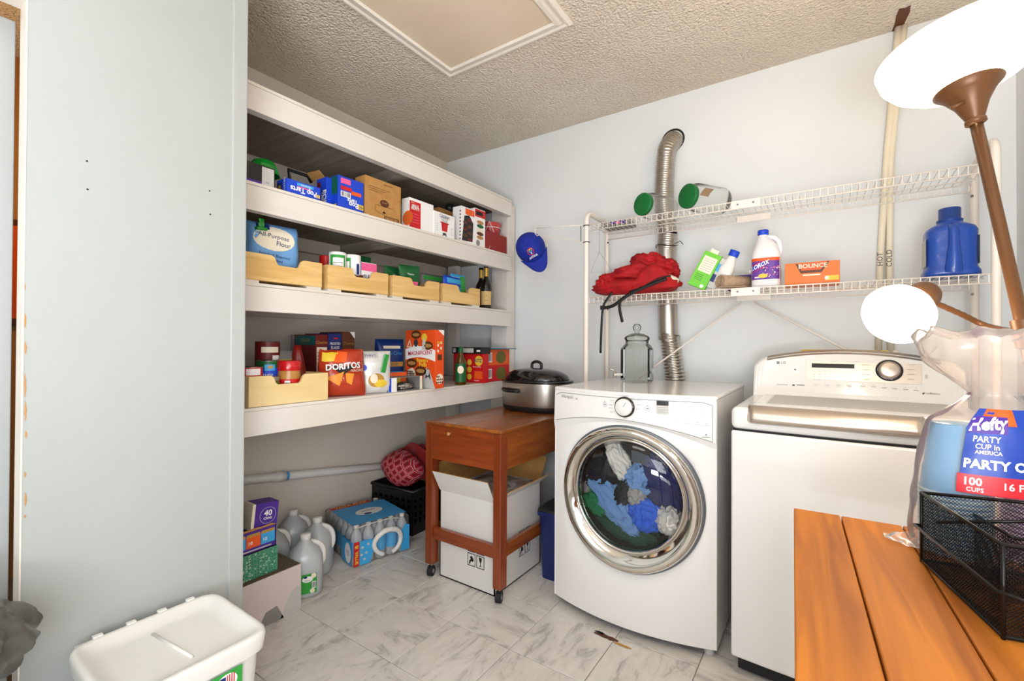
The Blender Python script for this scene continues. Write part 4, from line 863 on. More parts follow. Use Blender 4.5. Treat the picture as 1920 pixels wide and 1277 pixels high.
MB().lathe([(0, 0), (.028, 0), (.031, .006), (.031, .07), (.027, .082)], 'olive', 22).build('body', jr); MB().lathe([(.030, .080), (.030, .095), (.028, .097), (0, .097)], 'steel_brushed', 22).build('lid', jr)
y, z1 = cpos(542, 676, -1.755); pj = thing('peanut_butter_jar', 'peanut butter jar with red lid and red label', 'jar', (-1.755, y, zc4)); mat('pb_tan', 'b8823f', .25); zt = z1-zc4
MB().lathe([(0, 0), (.040, 0), (.043, .006), (.043, zt*.62), (.040, zt*.80)], 'pb_tan', 28).build('body', pj); MB().lathe([(.0435, zt*.06), (.0435, zt*.54)], 'red', 28).build('label', pj); MB().lathe([(.043, zt*.75), (.044, zt*.77), (.044, zt*.98), (.042, zt), (0, zt)], 'red_gloss', 28).build('lid', pj)
k = MB(); a = faceang((-1.755, y)); cylpatch(k, .0436, a-.35, a+.1, zt*.10, zt*.5, 'white'); [cylpatch(k, .0436, a-.3+.04*i, a-.285+.04*i, zt*.13, zt*.46, 'black', .001) for i in range(9)]; stuff(k.build('printing', pj))
# cereal boxes, narrow sides to the front
def cbox(lab, u0, u1, vt, xf, body, d, prints): return sbox('cereal_box', lab, 'box', u0, u1, vt, Z4, body, prints, xf=xf, d=d)
def ch1(m, F, w, d, h):
    M = F('f'); m.text('Cheerios', w*.5, h*.86, .022, 'gold', M, sx=.75); m.rect(w*.08, h*.15, w*.92, h*.78, 'cream', M); [m.rect(w*.14, h*(.2+.06*j), w*.8, h*(.215+.06*j), 'print_grey', M @ T((0, 0, .0003))) for j in range(9)]
    L = F('l'); m.rect(d*.2, h*.82, d*.98, h*.98, 'teal', L); m.text('COCOA', d*.6, h*.9, .022, 'gold', L @ T((0, 0, .0004))); m.rect(0, 0, d*.16, h, 'grey', L)
cbox('dark cocoa cereal box with its broad face to the crate', 592, 615, 627, -1.96, 'maroon', .21, ch1)
def ff(m, F, w, d, h): M = F('f'); m.text('FROSTED', w*.5, h*.82, .017, 'white', M, bold=.02, sx=.8); m.text('FLAKES', w*.5, h*.75, .018, 'white', M, bold=.02, sx=.8); m.rect(w*.4, h*.9, w*.7, h*.93, 'red', M); m.rect(w*.1, h*.3, w*.85, h*.62, 'cream', M); m.text('CEREAL', w*.5, h*.5, .010, 'print_grey', M @ T((0, 0, .0004)))
cbox('blue frosted flake cereal box between two brown ones', 616, 641, 625, -1.965, 'navy', .20, ff)
def ch2(m, F, w, d, h): M = F('f'); m.text('Cheerios', w*.5, h*.80, .020, 'gold', M, sx=.8); [m.rect(w*.2, h*(.35+.1*j), w*.8, h*(.37+.1*j), 'cream', M) for j in range(4)]; m.poly([(w*.6, h*1.0), (w, h*1.0), (w, h*.88)], 'white', M)
cbox('brown honey cereal box beside the blue cereal box', 642, 665, 622, -1.96, 'brown', .19, ch2)
# bags of chips
mat('dorito_red', 'b0361a', .28, coat=.3); mat('chip_orange', 'e8912c', .5); mat('lays_white', 'd8d6d2', .28, coat=.3); mat('red_foil', 'd0201c', .25, coat=.4); mat('maroon_bag', '7d1710', .4); mat('pretzel_blue', '14357a', .35)
y, z_ = cpos(583, 690, -1.80); pouch('snack_bag', 'dark red folded snack bag standing in the birch crate', 'bag', (-1.86, y-.025, zc4), pi/2-.3, .11, .215, .06, 'maroon_bag', [], seed=41, taper=.75, wr=.006)
y, z_ = cpos(640, 720, -1.745)
pouch('chip_bag', 'orange red tortilla chip bag beside the birch crate', 'bag', (-1.748, y+.002, Z4), pi/2-.42, .205, .205, .085, 'dorito_red',
      [('p', [(.0, .66), (.30, .68), (.5, .54), (.72, .68), (.98, .76), (.98, .68), (.72, .60), (.5, .46), (.30, .60), (.0, .58)], 'black'), ('t', 'DORITOS', .5, .645, .036, 'white', .04, .03), ('p', [(.12, .42), (.52, .54), (.42, .24)], 'chip_orange'), ('p', [(.55, .50), (.74, .48), (.68, .24), (.57, .30)], 'chip_orange'), ('r', .05, .76, .42, .95, 'yellow'), ('p', [(.28, .74), (.38, .99), (.6, .93), (.56, .74)], 'orange'), ('t', 'NACHO', .8, .55, .016, 'cream', .05)], seed=43, wr=.010, ws=16, q=3, taper=.12, top=1.5)
y, z_ = cpos(672, 640, -1.90); pouch('snack_bag', 'red and yellow snack bag standing behind the chips', 'bag', (-1.90, y+.03, Z4), pi/2-.1, .13, .19, .05, 'yellow', [('r', .0, .80, 1, .97, 'red'), ('t', 'FAMILY SIZE', .5, .88, .012, 'white'), ('r', .1, .2, .9, .5, 'maroon')], seed=44)
bd_ = MB().blob(lambda d: d*(.018+.014*abs(nz(d, 3, 2))), 'black', 20, 14); o = one(bd_, 'black_bow', 'black ribbon bow tied over the chip bags', 'bow'); q = PX(663, 668, -1.83); o.location = (-1.84, q.y, q.z); o.scale = (1, 1.5, .9)
sbg = MB().tube([(0, 0, 0), (0, .004, -(q.z-Z4-.02))], .004, 'black', 6).build('tail', o)
y, z_ = cpos(686, 735, -1.72); pouch('snack_bag', 'shiny red bag wedged between the two chip bags', 'bag', (-1.80, y+.02, Z4), pi/2-.35, .09, .17, .035, 'red_foil', [('r', .1, .72, .9, .95, 'maroon')], seed=46, wr=.009)
y, z_ = cpos(706, 738, -1.73)
lb_ = pouch('chip_bag', 'white potato chip bag closed with a green clip', 'bag', (-1.730, y-.012, Z4), pi/2-.32, .150, .195, .07, 'lays_white', [('e', .48, .32, .26, .16, 'gold'), ('e', .62, .24, .22, .09, 'yellow'), ('e', .40, .36, .12, .11, 'cream'), ('r', .02, .84, .55, .99, 'lgrey'), ('t', 'WAVY', .30, .9, .018, 'navy'), ('e', .1, .62, .09, .07, 'blue')], seed=47, wr=.008, q=3)
c_ = MB().box((-.010, -.042, .10), (.014, -.034, .185), 'green_plastic'); co = c_.build('clip', lb_, bevel=.003); co.rotation_euler = (0, .22, 0)
# pretzel bag
y, z_ = cpos(735, 660, -1.93); pouch('pretzel_bag', 'navy pretzel crisps bag standing against the pantry wall', 'bag', (-1.95, y-.0, Z4), pi/2-.25, .165, PX(735, 636, -1.95).z-Z4, .06, 'pretzel_blue', [('t', 'Pretzel Crisps', .5, .70, .026, 'lblue', .0), ('r', .2, .80, .8, .86, 'cream'), ('r', .1, .42, .9, .52, 'gold'), ('t', 'PARTY SIZE', .5, .47, .013, 'navy'), ('r', .45, .02, .98, .32, 'skyblue')], seed=49, wr=.003, p=5, q=5)
y, z_ = cpos(745, 690, -1.84); pouch('snack_bag', 'orange snack packet lying behind the opened bar box', 'bag', (-1.80, y-.035, Z4+.0), pi/2-.3, .10, .085, .04, 'orange', [('r', .1, .3, .6, .7, 'yellow')], seed=50, wr=.008)
# opened bar box showing its contents
ya, yb2 = PX(728, 735, -1.70).y, PX(791, 735, -1.70).y; hh = PX(735, 709, -1.70).z-Z4
bx = thing('bar_box', 'opened blue and white snack bar box with foil wrappers inside', 'box', (-1.76, (ya+yb2)/2, Z4), pi/2); w_ = yb2-ya
m = MB(); t_ = .002
for lo, hi in (((-w_/2, -.06, 0), (w_/2, .06, t_)), ((-w_/2, -.06, hh-t_), (w_/2, .06, hh)), ((-w_/2, -.06, 0), (-w_/2+t_, .06, hh)), ((w_/2-t_, -.06, 0), (w_/2, .06, hh)), ((-w_/2, .058, 0), (w_/2, .06, hh))): m.box(lo, hi, 'grey')
m.build('shell', bx); MB().box((-w_/2, -.062, 0), (-w_/2+.05, -.06, hh), 'white').build('front_flap', bx); MB().box((w_/2-.015, -.062, 0), (w_/2, -.06, hh), 'cream').build('end_flap', bx)
MB().rect(-w_/2+.001, 0.001, -w_/2+.016, hh-.001, 'blue', basis((0, -.0625, 0), (1, 0, 0), (0, 0, 1))).build('blue_band', bx)
q_ = MB().rect(0, 0, .12, hh, 'navy', face('l', w_, .12, hh)); q_.disc(.05, hh*.4, .02, 'orange', M=face('l', w_, .12, hh) @ T((0, 0, .0004))); stuff(q_.build('printing', bx))
mat('foil', 'b8b6b2', .2, .9); o = cloth('foil_wrappers', (.03, -.01, .018), .05, .035, .018, 'foil', 51, bx, None, .5, 5)
# orange puffed cereal box
A_ = PY(760, 725, 1.72); B_ = PY(816, 728, 1.72); w_ = B_.x-A_.x; hh = PY(788, 619, 1.72).z-Z4; d_ = PX(832, 722, B_.x).y-1.72
mat('puff_orange', 'e8501a', .4)
def puf(m, F, w, d, h):
    M = F('f'); up = lambda k: M @ T((0, 0, .0003*k))
    arc = [(w*t, h*(.52+.10*sin(pi*(.15+.75*t)))) for t in [i/16 for i in range(17)]]
    m.poly([(x, y-.028) for x, y in arc]+[(x, y+.030) for x, y in arc[::-1]], 'white', up(0)); m.text('MAGNIFICENT', w*.5, h*.60, .030, 'red', up(1), bold=.02, rot=.06, sx=.92)
    m.text("Reese's", w*.58, h*.475, .028, 'yellow', up(1), bold=.03); m.text('Puffs', w*.6, h*.40, .030, 'yellow', up(1), bold=.03)
    for x, y, r in ((.22, .42, .05), (.52, .29, .052), (.36, .92, .045), (.76, .73, .045)): m.disc(w*x, h*y, r*.8, 'brown', r*.5, up(1)); m.disc(w*x, h*y, r*.6, 'kraft', r*.2, up(2))
    m.disc(w*.64, h*.87, .020, 'yellow', .022, up(1)); m.poly([(w*.56, h*.66), (w*.58, h*.80), (w*.64, h*.86), (w*.68, h*.80), (w*.68, h*.66)], 'lgrey', up(2))
    m.poly([(w*.04, h*.70), (w*.22, h*.70), (w*.15, h*.84)], 'cream', up(1)); m.poly([(w*.08, h*.715), (w*.19, h*.715), (w*.15, h*.80)], 'orange', up(2))
    m.poly([(w*.25, h*.64), (w*.27, h*.72), (w*.32, h*.80), (w*.40, h*.80), (w*.44, h*.72), (w*.44, h*.64)], 'white', up(1)); m.disc(w*.36, h*.775, .016, 'print_dark', .02, up(2))
    m.poly([(w*.52, 0), (w*.60, h*.13), (w*.66, h*.30), (w*.74, h*.36), (w*.82, h*.30), (w*.92, h*.14), (w, 0)], 'lgrey', up(1)); m.poly([(w*.68, h*.16), (w*.70, h*.30), (w*.76, h*.35), (w*.82, h*.28), (w*.86, h*.14), (w*.78, h*.20)], 'print_dark', up(2)); m.disc(w*.755, h*.27, .012, 'lgrey', .017, up(3))
    m.poly([(w*.05, h*.18), (w*.08, h*.30), (w*.25, h*.34), (w*.34, h*.28), (w*.36, h*.18)], 'cream', up(1)); [m.disc(w*(.09+.05*(i % 5)), h*(.20+.035*(i//5)), .005, 'brown', M=up(2)) for i in range(14)]
    Rr = F('r'); m.text('Puffs', d*.5, h*.78, .02, 'yellow', Rr, bold=.02); m.rect(d*.25, h*.48, d*.75, h*.58, 'brown', Rr); m.poly([(d*.3, h), (d, h), (d, h*.9)], 'white', Rr); m.disc(d*.5, h*.16, d*.42, 'cream', h*.09, Rr); [m.disc(d*(.2+.2*(i % 4)), h*(.1+.05*(i//4)), .005, 'brown', M=Rr @ T((0, 0, .0003))) for i in range(10)]; [m.disc(d*(.3+.35*(i % 2)), h*(.64+.06*i*.8), .006, 'cream', .008, Rr) for i in range(4)]
carton('cereal_box', 'large orange puffed cereal box with a white arched banner', 'box', ((A_.x+B_.x)/2, 1.72+d_/2, Z4), w_, d_, hh, 0, 'puff_orange', puf)
# cracker boxes
xr = PY(905, 700, 2.13).x; xl = PY(850, 700, 2.13).x; hz_ = PY(870, 663, 2.13).z-Z4
def ritz(m, F, w, d, h):
    M = F('f'); m.disc(w*.86, h*.76, .030, 'yellow', .030, M); m.text('RITZ', w*.84, h*.76, .028, 'navy', M @ T((0, 0, .0004)), bold=.02); m.text('fresh stacks', w*.80, h*.55, .013, 'white', M)
    for i in range(3): m.disc(w*.55, h*(.2+.25*i), .018, 'yellow', M=M)
    m.rect(w*.72, h*.14, w*.98, h*.40, 'orange', M); m.text('8 packs', w*.8, h*.08, .012, 'white', M); m.rect(0, 0, w*.02, h, 'dred', M)
carton('cracker_box', 'red cracker box with yellow emblem behind the dressing bottle', 'box', ((xl+xr)/2, 2.16, Z4), xr-xl, .055, hz_, 0, 'red', ritz)
def blk(m, F, w, d, h): M = F('f'); barcode(m, w*.04, h*.2, w*.1, h*.6, M); m.rect(w*.4, h*.15, w*.75, h*.85, 'lgrey', M); m.rect(w*.85, h*.3, w*.97, h*.6, 'white', M)
carton('tea_box', 'flat black box lying on top of the red cracker box', 'box', ((xl+xr)/2, 2.16, Z4+hz_+.0006), xr-xl, .09, .038, 0, 'black_plastic', blk)
ya, yb2 = PX(906, 700, -1.69).y+.03, 2.435; hs = (PX(930, 655, -1.69).z-Z4)/2-.0005
def rdb(m, F, w, d, h): M = F('f'); barcode(m, w*.03, h*.2, w*.2, h*.6, M); m.disc(w*.62, h*.5, w*.22, 'olive', h*.40, M)
for i, (c, l) in enumerate((('red', 'red packet box at the bottom of the pair by the shelf post'), ('orange', 'orange red packet box on top of the pair by the shelf post'))):
    carton('packet_box', l, 'box', (-1.69-.06, (ya+yb2)/2, Z4+i*(hs+.0006)), yb2-ya, .12, hs, pi/2, c, rdb)
mg = one(MB().box((-.09, -.11, 0), (.09, .11, .004), 'teal').box((-.09, -.11, .004), (.09, .11, .005), 'lblue'), 'magazine', 'dark magazine lying on the orange red packet box', 'magazine'); mg.location = (-1.72, 2.33, Z4+2*hs+.0014); mg.rotation_euler = (0, 0, .15)
q = PX(866, 722, -1.70); dr_ = thing('dressing_bottle', 'dark oil dressing bottle with a green cap and pale label', 'bottle', (-1.71, q.y, Z4)); mat('oil_amber', '4a3208', .08, coat=.4); ht = PX(866, 650, -1.71).z-Z4
MB().lathe([(0, 0), (.030, 0), (.033, .005), (.033, ht*.5), (.030, ht*.62), (.016, ht*.76), (.012, ht*.86)], 'oil_amber', 24).build('body', dr_); MB().lathe([(.013, ht*.85), (.014, ht*.86), (.014, ht*.98), (0, ht)], 'dgreen', 18).build('cap', dr_)
k = MB(); a = faceang((-1.71, q.y)); cylpatch(k, .033, a-1.1, a+1.1, ht*.08, ht*.56, 'dgreen'); k.grid(lambda u, v: ((.0342)*cos(a+.55*v*cos(2*pi*u)), (.0342)*sin(a+.55*v*cos(2*pi*u)), ht*.40+.022*v*sin(2*pi*u)), 20, 4, 'cream', True, None, True); stuff(k.build('label', dr_))

# ------------------------------------------------------------------ things on the floor under the shelves
mat('box_pink', 'd8cbc6', .6); noisemat('box_lid_brown', '6c5c4a', '5c4d3d', (40, 40, 40), 3, .3, .7, .7); mat('mint_print', '4f9a7c', .5)
def pkp(m, F, w, d, h):
    m.poly([(w*.52, 0), (w*.60, h*.28), (w*.72, h*.32), (w*.80, 0)][::1], 'grey', F('f')); m.poly([(w*.76, 0), (w*.86, h*.42), (w*.95, h*.56), (w, h*.5), (w, 0)], 'lgrey', F('f')); m.rect(.002, .002, w-.002, d-.002, 'box_lid_brown', F('t'))
carton('shoe_box', 'pale pink shoe box at the bottom of the stack by the wall', 'box', (-1.83-.13, .92, 0.0), .37, .26, .19, pi/2, 'box_pink', pkp)
def mint(m, F, w, d, h):
    for f, ww in (('f', w), ('l', d)):
        M = F(f); r = random.Random(3)
        for i in range(int(ww/.011)):
            for j in range(int(h/.011)):
                x = .006+i*.011+r.uniform(-.002, .002); y = .006+j*.011+r.uniform(-.002, .002)
                m.rect(-.0038, -.0011, .0038, .0011, ('cream', 'dgreen', 'black')[r.randrange(3)], M @ T((x, y, 0)) @ RZ(r.uniform(0, 3)))
        m.rect(0, h*.66, ww, h*.675, 'dgreen', M @ T((0, 0, .0004)))
    m.rect(.002, .002, w-.002, d-.002, 'box_lid_brown', F('t'))
carton('gift_box', 'mint green patterned box stacked on the pink shoe box', 'box', (-1.86-.10, .895, .191), .25, .20, .10, pi/2, 'mint_print', mint)
# purple beverage carton, torn open
pc = thing('drink_case', 'purple drink can case, torn open, reading 40 CANS', 'box', (-1.95, .905, .292), pi/2); w_, d_ = .22, .17; hp_ = .085
m = MB(); t_ = .003
for lo, hi in (((-w_/2, -d_/2, 0), (w_/2, d_/2, t_)), ((-w_/2, -d_/2, 0), (w_/2, -d_/2+t_, hp_)), ((-w_/2, d_/2-t_, 0), (w_/2, d_/2, hp_)), ((-w_/2, -d_/2, 0), (-w_/2+t_, d_/2, hp_+.06)), ((w_/2-t_, -d_/2, 0), (w_/2, d_/2, hp_))): m.box(lo, hi, 'purple')
m.build('tray', pc)
M = basis((-w_/2, -d_/2-.0008, 0), (1, 0, 0), (0, 0, 1)); k = MB()
for i, c in enumerate(('skyblue', 'orange', 'skyblue')): k.rect(.045+i*.057, .022, .1+i*.057, .072, c, M); k.text('10', .06+i*.057, .04, .018, 'white', M @ T((0, 0, .0004)), bold=.02); k.rect(.047+i*.057, .064, .098+i*.057, .076, 'gold', M @ T((0, 0, .0003)))
k.rect(.04, .008, .2, .013, 'lgrey', M); stuff(k.build('printing', pc))
tj = [(-w_/2+.0+w_*i/12, hp_+.008+.012*nz((i*.8, 1, 0), 1)) for i in range(13)]
MB().poly([(x, -d_/2+.004, hp_-.01) for x, z in tj]+[(x, -d_/2+.004, z) for x, z in tj[::-1]], 'kraft_board').build('torn_edge', pc, solid=.001)
fp = MB(); fp.box((.012, -.055, 0), (.105, .02, .105), 'purple').box((.0, -.055, .0), (.012, .02, .105), 'cream'); fo = fp.build('raised_lid', pc, bevel=.001); fo.location = (.012, -.02, hp_-.004); fo.rotation_euler = (0, .10, 0)
k = MB(); M = basis((.012, -.0556, 0), (1, 0, 0), (0, 0, 1)); k.text('40', .052, .062, .032, 'white', M, bold=.03); k.text('CANS', .052, .042, .013, 'white', M, bold=.03); k.add([(.052+r*cos(2*pi*i/28), .054+r*sin(2*pi*i/28), 0) for r in (.033, .0315) for i in range(28)], [(i, (i+1) % 28, 28+(i+1) % 28, 28+i) for i in range(28)], 'lgrey', False, M); stuff(k.build('lid_printing', fo))
MB().box((-.10, -.06, .08), (-.005, .05, .16), 'black_plastic').build('inner_pack', pc, bevel=.002); MB().box((-.09, -.075, .0), (-.02, -.062, .10), 'white').build('inner_card', pc)
# gallon water jugs
jl = []
def jug(label, x, y, rz, lab):
    t = thing('water_jug', label, 'jug', (x, y, .0005), rz, 'gallon water jugs'); b = MB()
    loft(b, [(0, .058, .058, 3), (.004, .068, .068, 3.2), (.015, .073, .073, 3.2), (.13, .074, .074, 3.2), (.165, .072, .070, 2.8), (.195, .058, .056, 2.3), (.215, .040, .040, 2), (.232, .024, .024, 2), (.240, .0205, .0205, 2)], 'milky', 32, None, False)
    b.build('body', t); MB().lathe([(0, .004), (.064, .004), (.069, .015), (.070, .13), (.068, .165), (.052, .195), (.03, .215), (0, .216)], 'milky', 28).build('water', t)
    MB().tube(smooth([Vector((.02, 0, .222)), Vector((.052, 0, .212)), Vector((.073, 0, .185)), Vector((.076, 0, .14)), Vector((.066, 0, .115))], 6), .0115, 'white_plastic', 10).build('handle', t)
    MB().lathe([(.0205, .238), (.0225, .24), (.0225, .258), (.020, .262), (0, .262)], 'white_plastic', 20).build('cap', t)
    if lab:
        k = MB(); M = basis((-.045, -.0755, .025), (1, 0, 0), (0, 0, 1)); k.rect(0, 0, .088, .085, 'green', M); k.disc(.05, .062, .022, 'white', .013, M @ T((0, 0, .0004))); k.disc(.042, .072, .007, 'navy', .005, M @ T((0, 0, .0007))); k.text('water', .05, .058, .010, 'dgreen', M @ T((0, 0, .0008)))
        for x_, y_, r_ in ((.008, .065, .010), (.075, .075, .011), (.07, .01, .010)): k.disc(x_, y_, r_, 'cream', M=M @ T((0, 0, .0003)))
        barcode(k, .068, .02, .016, .03, M @ T((0, 0, .0005))); stuff(k.build('label', t))
    return t
jug('translucent gallon jug with a green label beside the pink shoe box', -1.94, 1.19, radians(62), True)
jug('translucent gallon jug right behind the front labelled jug', -2.075, 1.335, radians(40), True)
jug('translucent gallon jug between the mint box and the front jug', -2.17, 1.16, radians(80), False)
jug('translucent gallon jug against the wall behind the others', -2.262, 1.32, radians(70), False)
# shrink-wrapped pack of water bottles
NB, MBt, bd2 = 4, 6, .0635
wp = thing('water_pack', 'shrink wrapped pack of water bottles with a white carry handle', 'bottles', (-1.975, 1.40, 0.001), radians(25))
# local x runs across the carry end, y along the pack
wl, ww = bd2*6, bd2*4
b1 = MB(); b1.lathe([(0, .0), (.024, 0), (.029, .006), (.030, .02), (.0285, .03), (.030, .04), (.030, .13), (.027, .15), (.016, .172), (.0125, .18), (.0125, .188)], 'bottle_pet', 14); b1.lathe([(.0305, .045), (.0305, .12)], 'skyblue', 14); b1.lathe([(.0138, .184), (.0138, .197), (0, .198)], 'white_plastic', 12); bme = b1.mesh('bottle')
wp.rotation_euler = (0, 0, 0)
ex = (Vector((-1.890, 1.735, 0))-Vector((-1.965, 1.425, 0))).normalized(); wp.rotation_euler = (0, 0, atan2(ex.y, ex.x)); wp.location = (-1.945, 1.445, .001)
for i in range(5):
    for j in range(6):
        o = bpy.data.objects.new('bottle', bme); COL.objects.link(o); o.parent = wp; o.location = (bd2*(i+.5), bd2*(j+.5), 0)
L_, W_ = bd2*5, bd2*6
fm = MB(); fm.box((-.002, -.002, 0), (L_+.002, W_+.002, .196), 'film'); fm.build('shrink_film', wp, bevel=.02, seg=3)
k = MB(); M = T((0, 0, .1985)); k.rect(.01, .03, L_-.005, W_-.075, 'lblue', M); k.rect(.01, W_-.075, L_*.75, W_-.035, 'red', M @ T((0, 0, .0003))); k.text('VALUE PACK', L_*.4, W_-.055, .032, 'yellow', M @ T((0, 0, .0007)), bold=.02)
k.disc(L_*.52, W_*.46, .075, 'white', .05, M @ T((0, 0, .0004))); k.disc(L_*.46, W_*.38, .022, 'navy', .014, M @ T((0, 0, .0007))); k.text('water', L_*.53, W_*.50, .035, 'navy', M @ T((0, 0, .0007)))
for i in range(9): k.disc(L_*.1+.03*i, .055+.012*(i % 3), .02, 'skyblue', .012, M @ T((0, 0, .0002)))
stuff(k.build('top_printing', wp))
k = MB(); M = basis((0, -.0035, 0), (1, 0, 0), (0, 0, 1)); k.rect(.004, .004, .034, .125, 'red', M); k.text('40', .019, .10, .024, 'yellow', M @ T((0, 0, .0005)), bold=.03, sx=.8); k.text('VALUE', .019, .047, .022, 'yellow', M @ T((0, 0, .0005)), bold=.03, rot=-pi/2)
k.poly([(.034, .004), (.09, .004), (.105, .05), (.10, .118), (.034, .125)], 'skyblue', M); k.poly([(L_-.055, .01), (L_-.004, .01), (L_-.004, .14), (L_-.03, .15), (L_-.05, .12)], 'skyblue', M)
for x_, y_ in ((.05, .09), (.07, .06), (.06, .03), (.08, .1), (.045, .055)): k.disc(x_, y_, .007, 'lgrey', .006, M @ T((0, 0, .0004)))
M2 = basis((-.0035, W_, 0), (0, -1, 0), (0, 0, 1)); k.rect(W_-.13, .006, W_-.01, .125, 'lblue', M2); k.disc(W_-.05, .062, .038, 'white', .05, M2 @ T((0, 0, .0003))); k.text('12', W_-.05, .062, .035, 'navy', M2 @ T((0, 0, .0006)))
stuff(k.build('side_printing', wp))
hd = MB(); pts = [Vector((.185+.075*cos(a), -.006-.012*abs(sin(a)), .088+.062*sin(a))) for a in [radians(-75)+radians(325)*i/30 for i in range(31)]]
hd.tube(pts, [.010+.004*sin(pi*i/30) for i in range(31)], 'white_plastic', 8); ho_ = hd.build('carry_handle', wp)
hd = MB(); hd.tube(smooth([Vector((.02, -.004, .195)), Vector((.1, -.006, .202)), Vector((.2, -.006, .20)), Vector((.25, -.004, .19))], 6), .003, 'lgrey', 6); hd.build('film_seam', wp)
# black basket with red bags
bk = thing('laundry_crate', 'black slotted plastic crate holding red fabric bags', 'crate', (-2.165, 2.025, 0), radians(3)); w_, d_, h_ = .34, .30, .255
for nm, lo, hi in (('back_wall', (-w_/2, d_/2-.006, .0), (w_/2, d_/2, h_)), ('side_wall', (-w_/2, -d_/2, 0), (-w_/2+.006, d_/2, h_)), ('bottom', (-w_/2, -d_/2, 0), (w_/2, d_/2, .006))): MB().box(lo, hi, 'black_plastic').build(nm, bk)
for nm, fr in (('front_wall', basis((-w_/2, -d_/2, 0), (1, 0, 0), (0, 0, 1))), ('side_wall', basis((w_/2, -d_/2, 0), (0, 1, 0), (0, 0, 1)))):
    LW = .34 if nm == 'front_wall' else .30; m = MB(); m.box((0, 0, -.006), (LW, .06, 0), 'black_plastic', fr); m.box((0, .205, -.006), (LW, .255, 0), 'black_plastic', fr)
    for i in range(8): m.box((i*(LW-.0165)/7, .06, -.006), (i*(LW-.0165)/7+.0165, .205, 0), 'black_plastic', fr)
    for j in range(3): m.box((0, .092+.04*j, -.006), (LW, .104+.04*j, 0), 'black_plastic', fr)
    m.build(nm, bk)
MB().tube([(x, y, h_) for x, y in ((-w_/2, -d_/2), (w_/2, -d_/2), (w_/2, d_/2), (-w_/2, d_/2))], .010, 'black_plastic', 8, closed=True).build('rim', bk)
mat('bag_red', '9c1a1c', .7, sheen=.2)
def trellis():
    m = mat('trellis_red', 'a01c26', .65); b = m.node_tree.nodes['Principled BSDF']; tc = nd(m, 'ShaderNodeTexCoord'); mp = nd(m, 'ShaderNodeMapping'); mp.inputs['Rotation'].default_value = (0, radians(45), 0); mp.inputs['Scale'].default_value = (27, 27, 27); lk(m, tc.outputs['Object'], mp.inputs[0])
    sx = nd(m, 'ShaderNodeSeparateXYZ'); lk(m, mp.outputs[0], sx.inputs[0]); outs = []
    for ax in ('X', 'Z'):
        f = nd(m, 'ShaderNodeMath', operation='FRACT'); lk(m, sx.outputs[ax], f.inputs[0]); s = nd(m, 'ShaderNodeMath', operation='SUBTRACT'); lk(m, f.outputs[0], s.inputs[0]); s.inputs[1].default_value = .5; a = nd(m, 'ShaderNodeMath', operation='ABSOLUTE'); lk(m, s.outputs[0], a.inputs[0]); outs.append(a)
    mx = nd(m, 'ShaderNodeMath', operation='MAXIMUM'); lk(m, outs[0].outputs[0], mx.inputs[0]); lk(m, outs[1].outputs[0], mx.inputs[1])
    mn = nd(m, 'ShaderNodeMath', operation='MINIMUM'); lk(m, outs[0].outputs[0], mn.inputs[0]); lk(m, outs[1].outputs[0], mn.inputs[1])
    # pale outline of each lozenge, dark four-petalled flower in its middle
    c1 = nd(m, 'ShaderNodeMath', operation='COMPARE'); lk(m, mx.outputs[0], c1.inputs[0]); c1.inputs[1].default_value = .41; c1.inputs[2].default_value = .03
    pl_ = nd(m, 'ShaderNodeMath', operation='MULTIPLY_ADD'); lk(m, mn.outputs[0], pl_.inputs[0]); pl_.inputs[1].default_value = 1.0; lk(m, mx.outputs[0], pl_.inputs[2])
    l1 = nd(m, 'ShaderNodeMath', operation='LESS_THAN'); lk(m, pl_.outputs[0], l1.inputs[0]); l1.inputs[1].default_value = .26
    a1 = nd(m, 'ShaderNodeMix', data_type='RGBA'); lk(m, l1.outputs[0], a1.inputs[0]); a1.inputs[6].default_value = (*lin('b0182a'), 1); a1.inputs[7].default_value = (*lin('780a16'), 1)
    a2 = nd(m, 'ShaderNodeMix', data_type='RGBA'); lk(m, c1.outputs[0], a2.inputs[0]); lk(m, a1.outputs[2], a2.inputs[6]); a2.inputs[7].default_value = (*lin('dca0a4'), 1); lk(m, a2.outputs[2], b.inputs['Base Color'])
trellis()
o = cloth('tote_bag', (0, 0, 0), .140, .100, .100, 'trellis_red', 71, None, None, .10, 1.6); o.location = (-2.135, 1.94, .365); o.rotation_euler = (0, .12, .1); tag(o, 'red trellis patterned fabric bag on top of the black crate', 'bag')
rs = thing('shopping_bag', 'plain dark red cloth bag standing behind the patterned bag', 'bag', (-2.125, 2.075, .262))
MB().grid(lambda u, v: Vector((-.16+.33*u, .01*sin(9*u)-.03*v, (.24*v*(1-.75*abs(u-.42)**1.2))+.01*nz((u*6, v*5, 0), 1, 3))), 20, 12, 'bag_red').build('front_cloth', rs, solid=.004)
MB().grid(lambda u, v: Vector((-.16+.33*u, .05+.01*sin(7*u)-.02*v, (.22*v*(1-.6*abs(u-.5)**1.2))+.01*nz((u*6, v*5, 2), 1, 3))), 20, 12, 'bag_red').build('back_cloth', rs, solid=.004)
MB().tube(smooth([Vector((.05, .0, .20)), Vector((.09, .01, .245)), Vector((.13, .01, .24)), Vector((.15, .0, .19))], 6), .006, 'black_plastic', 8).build('strap', rs)
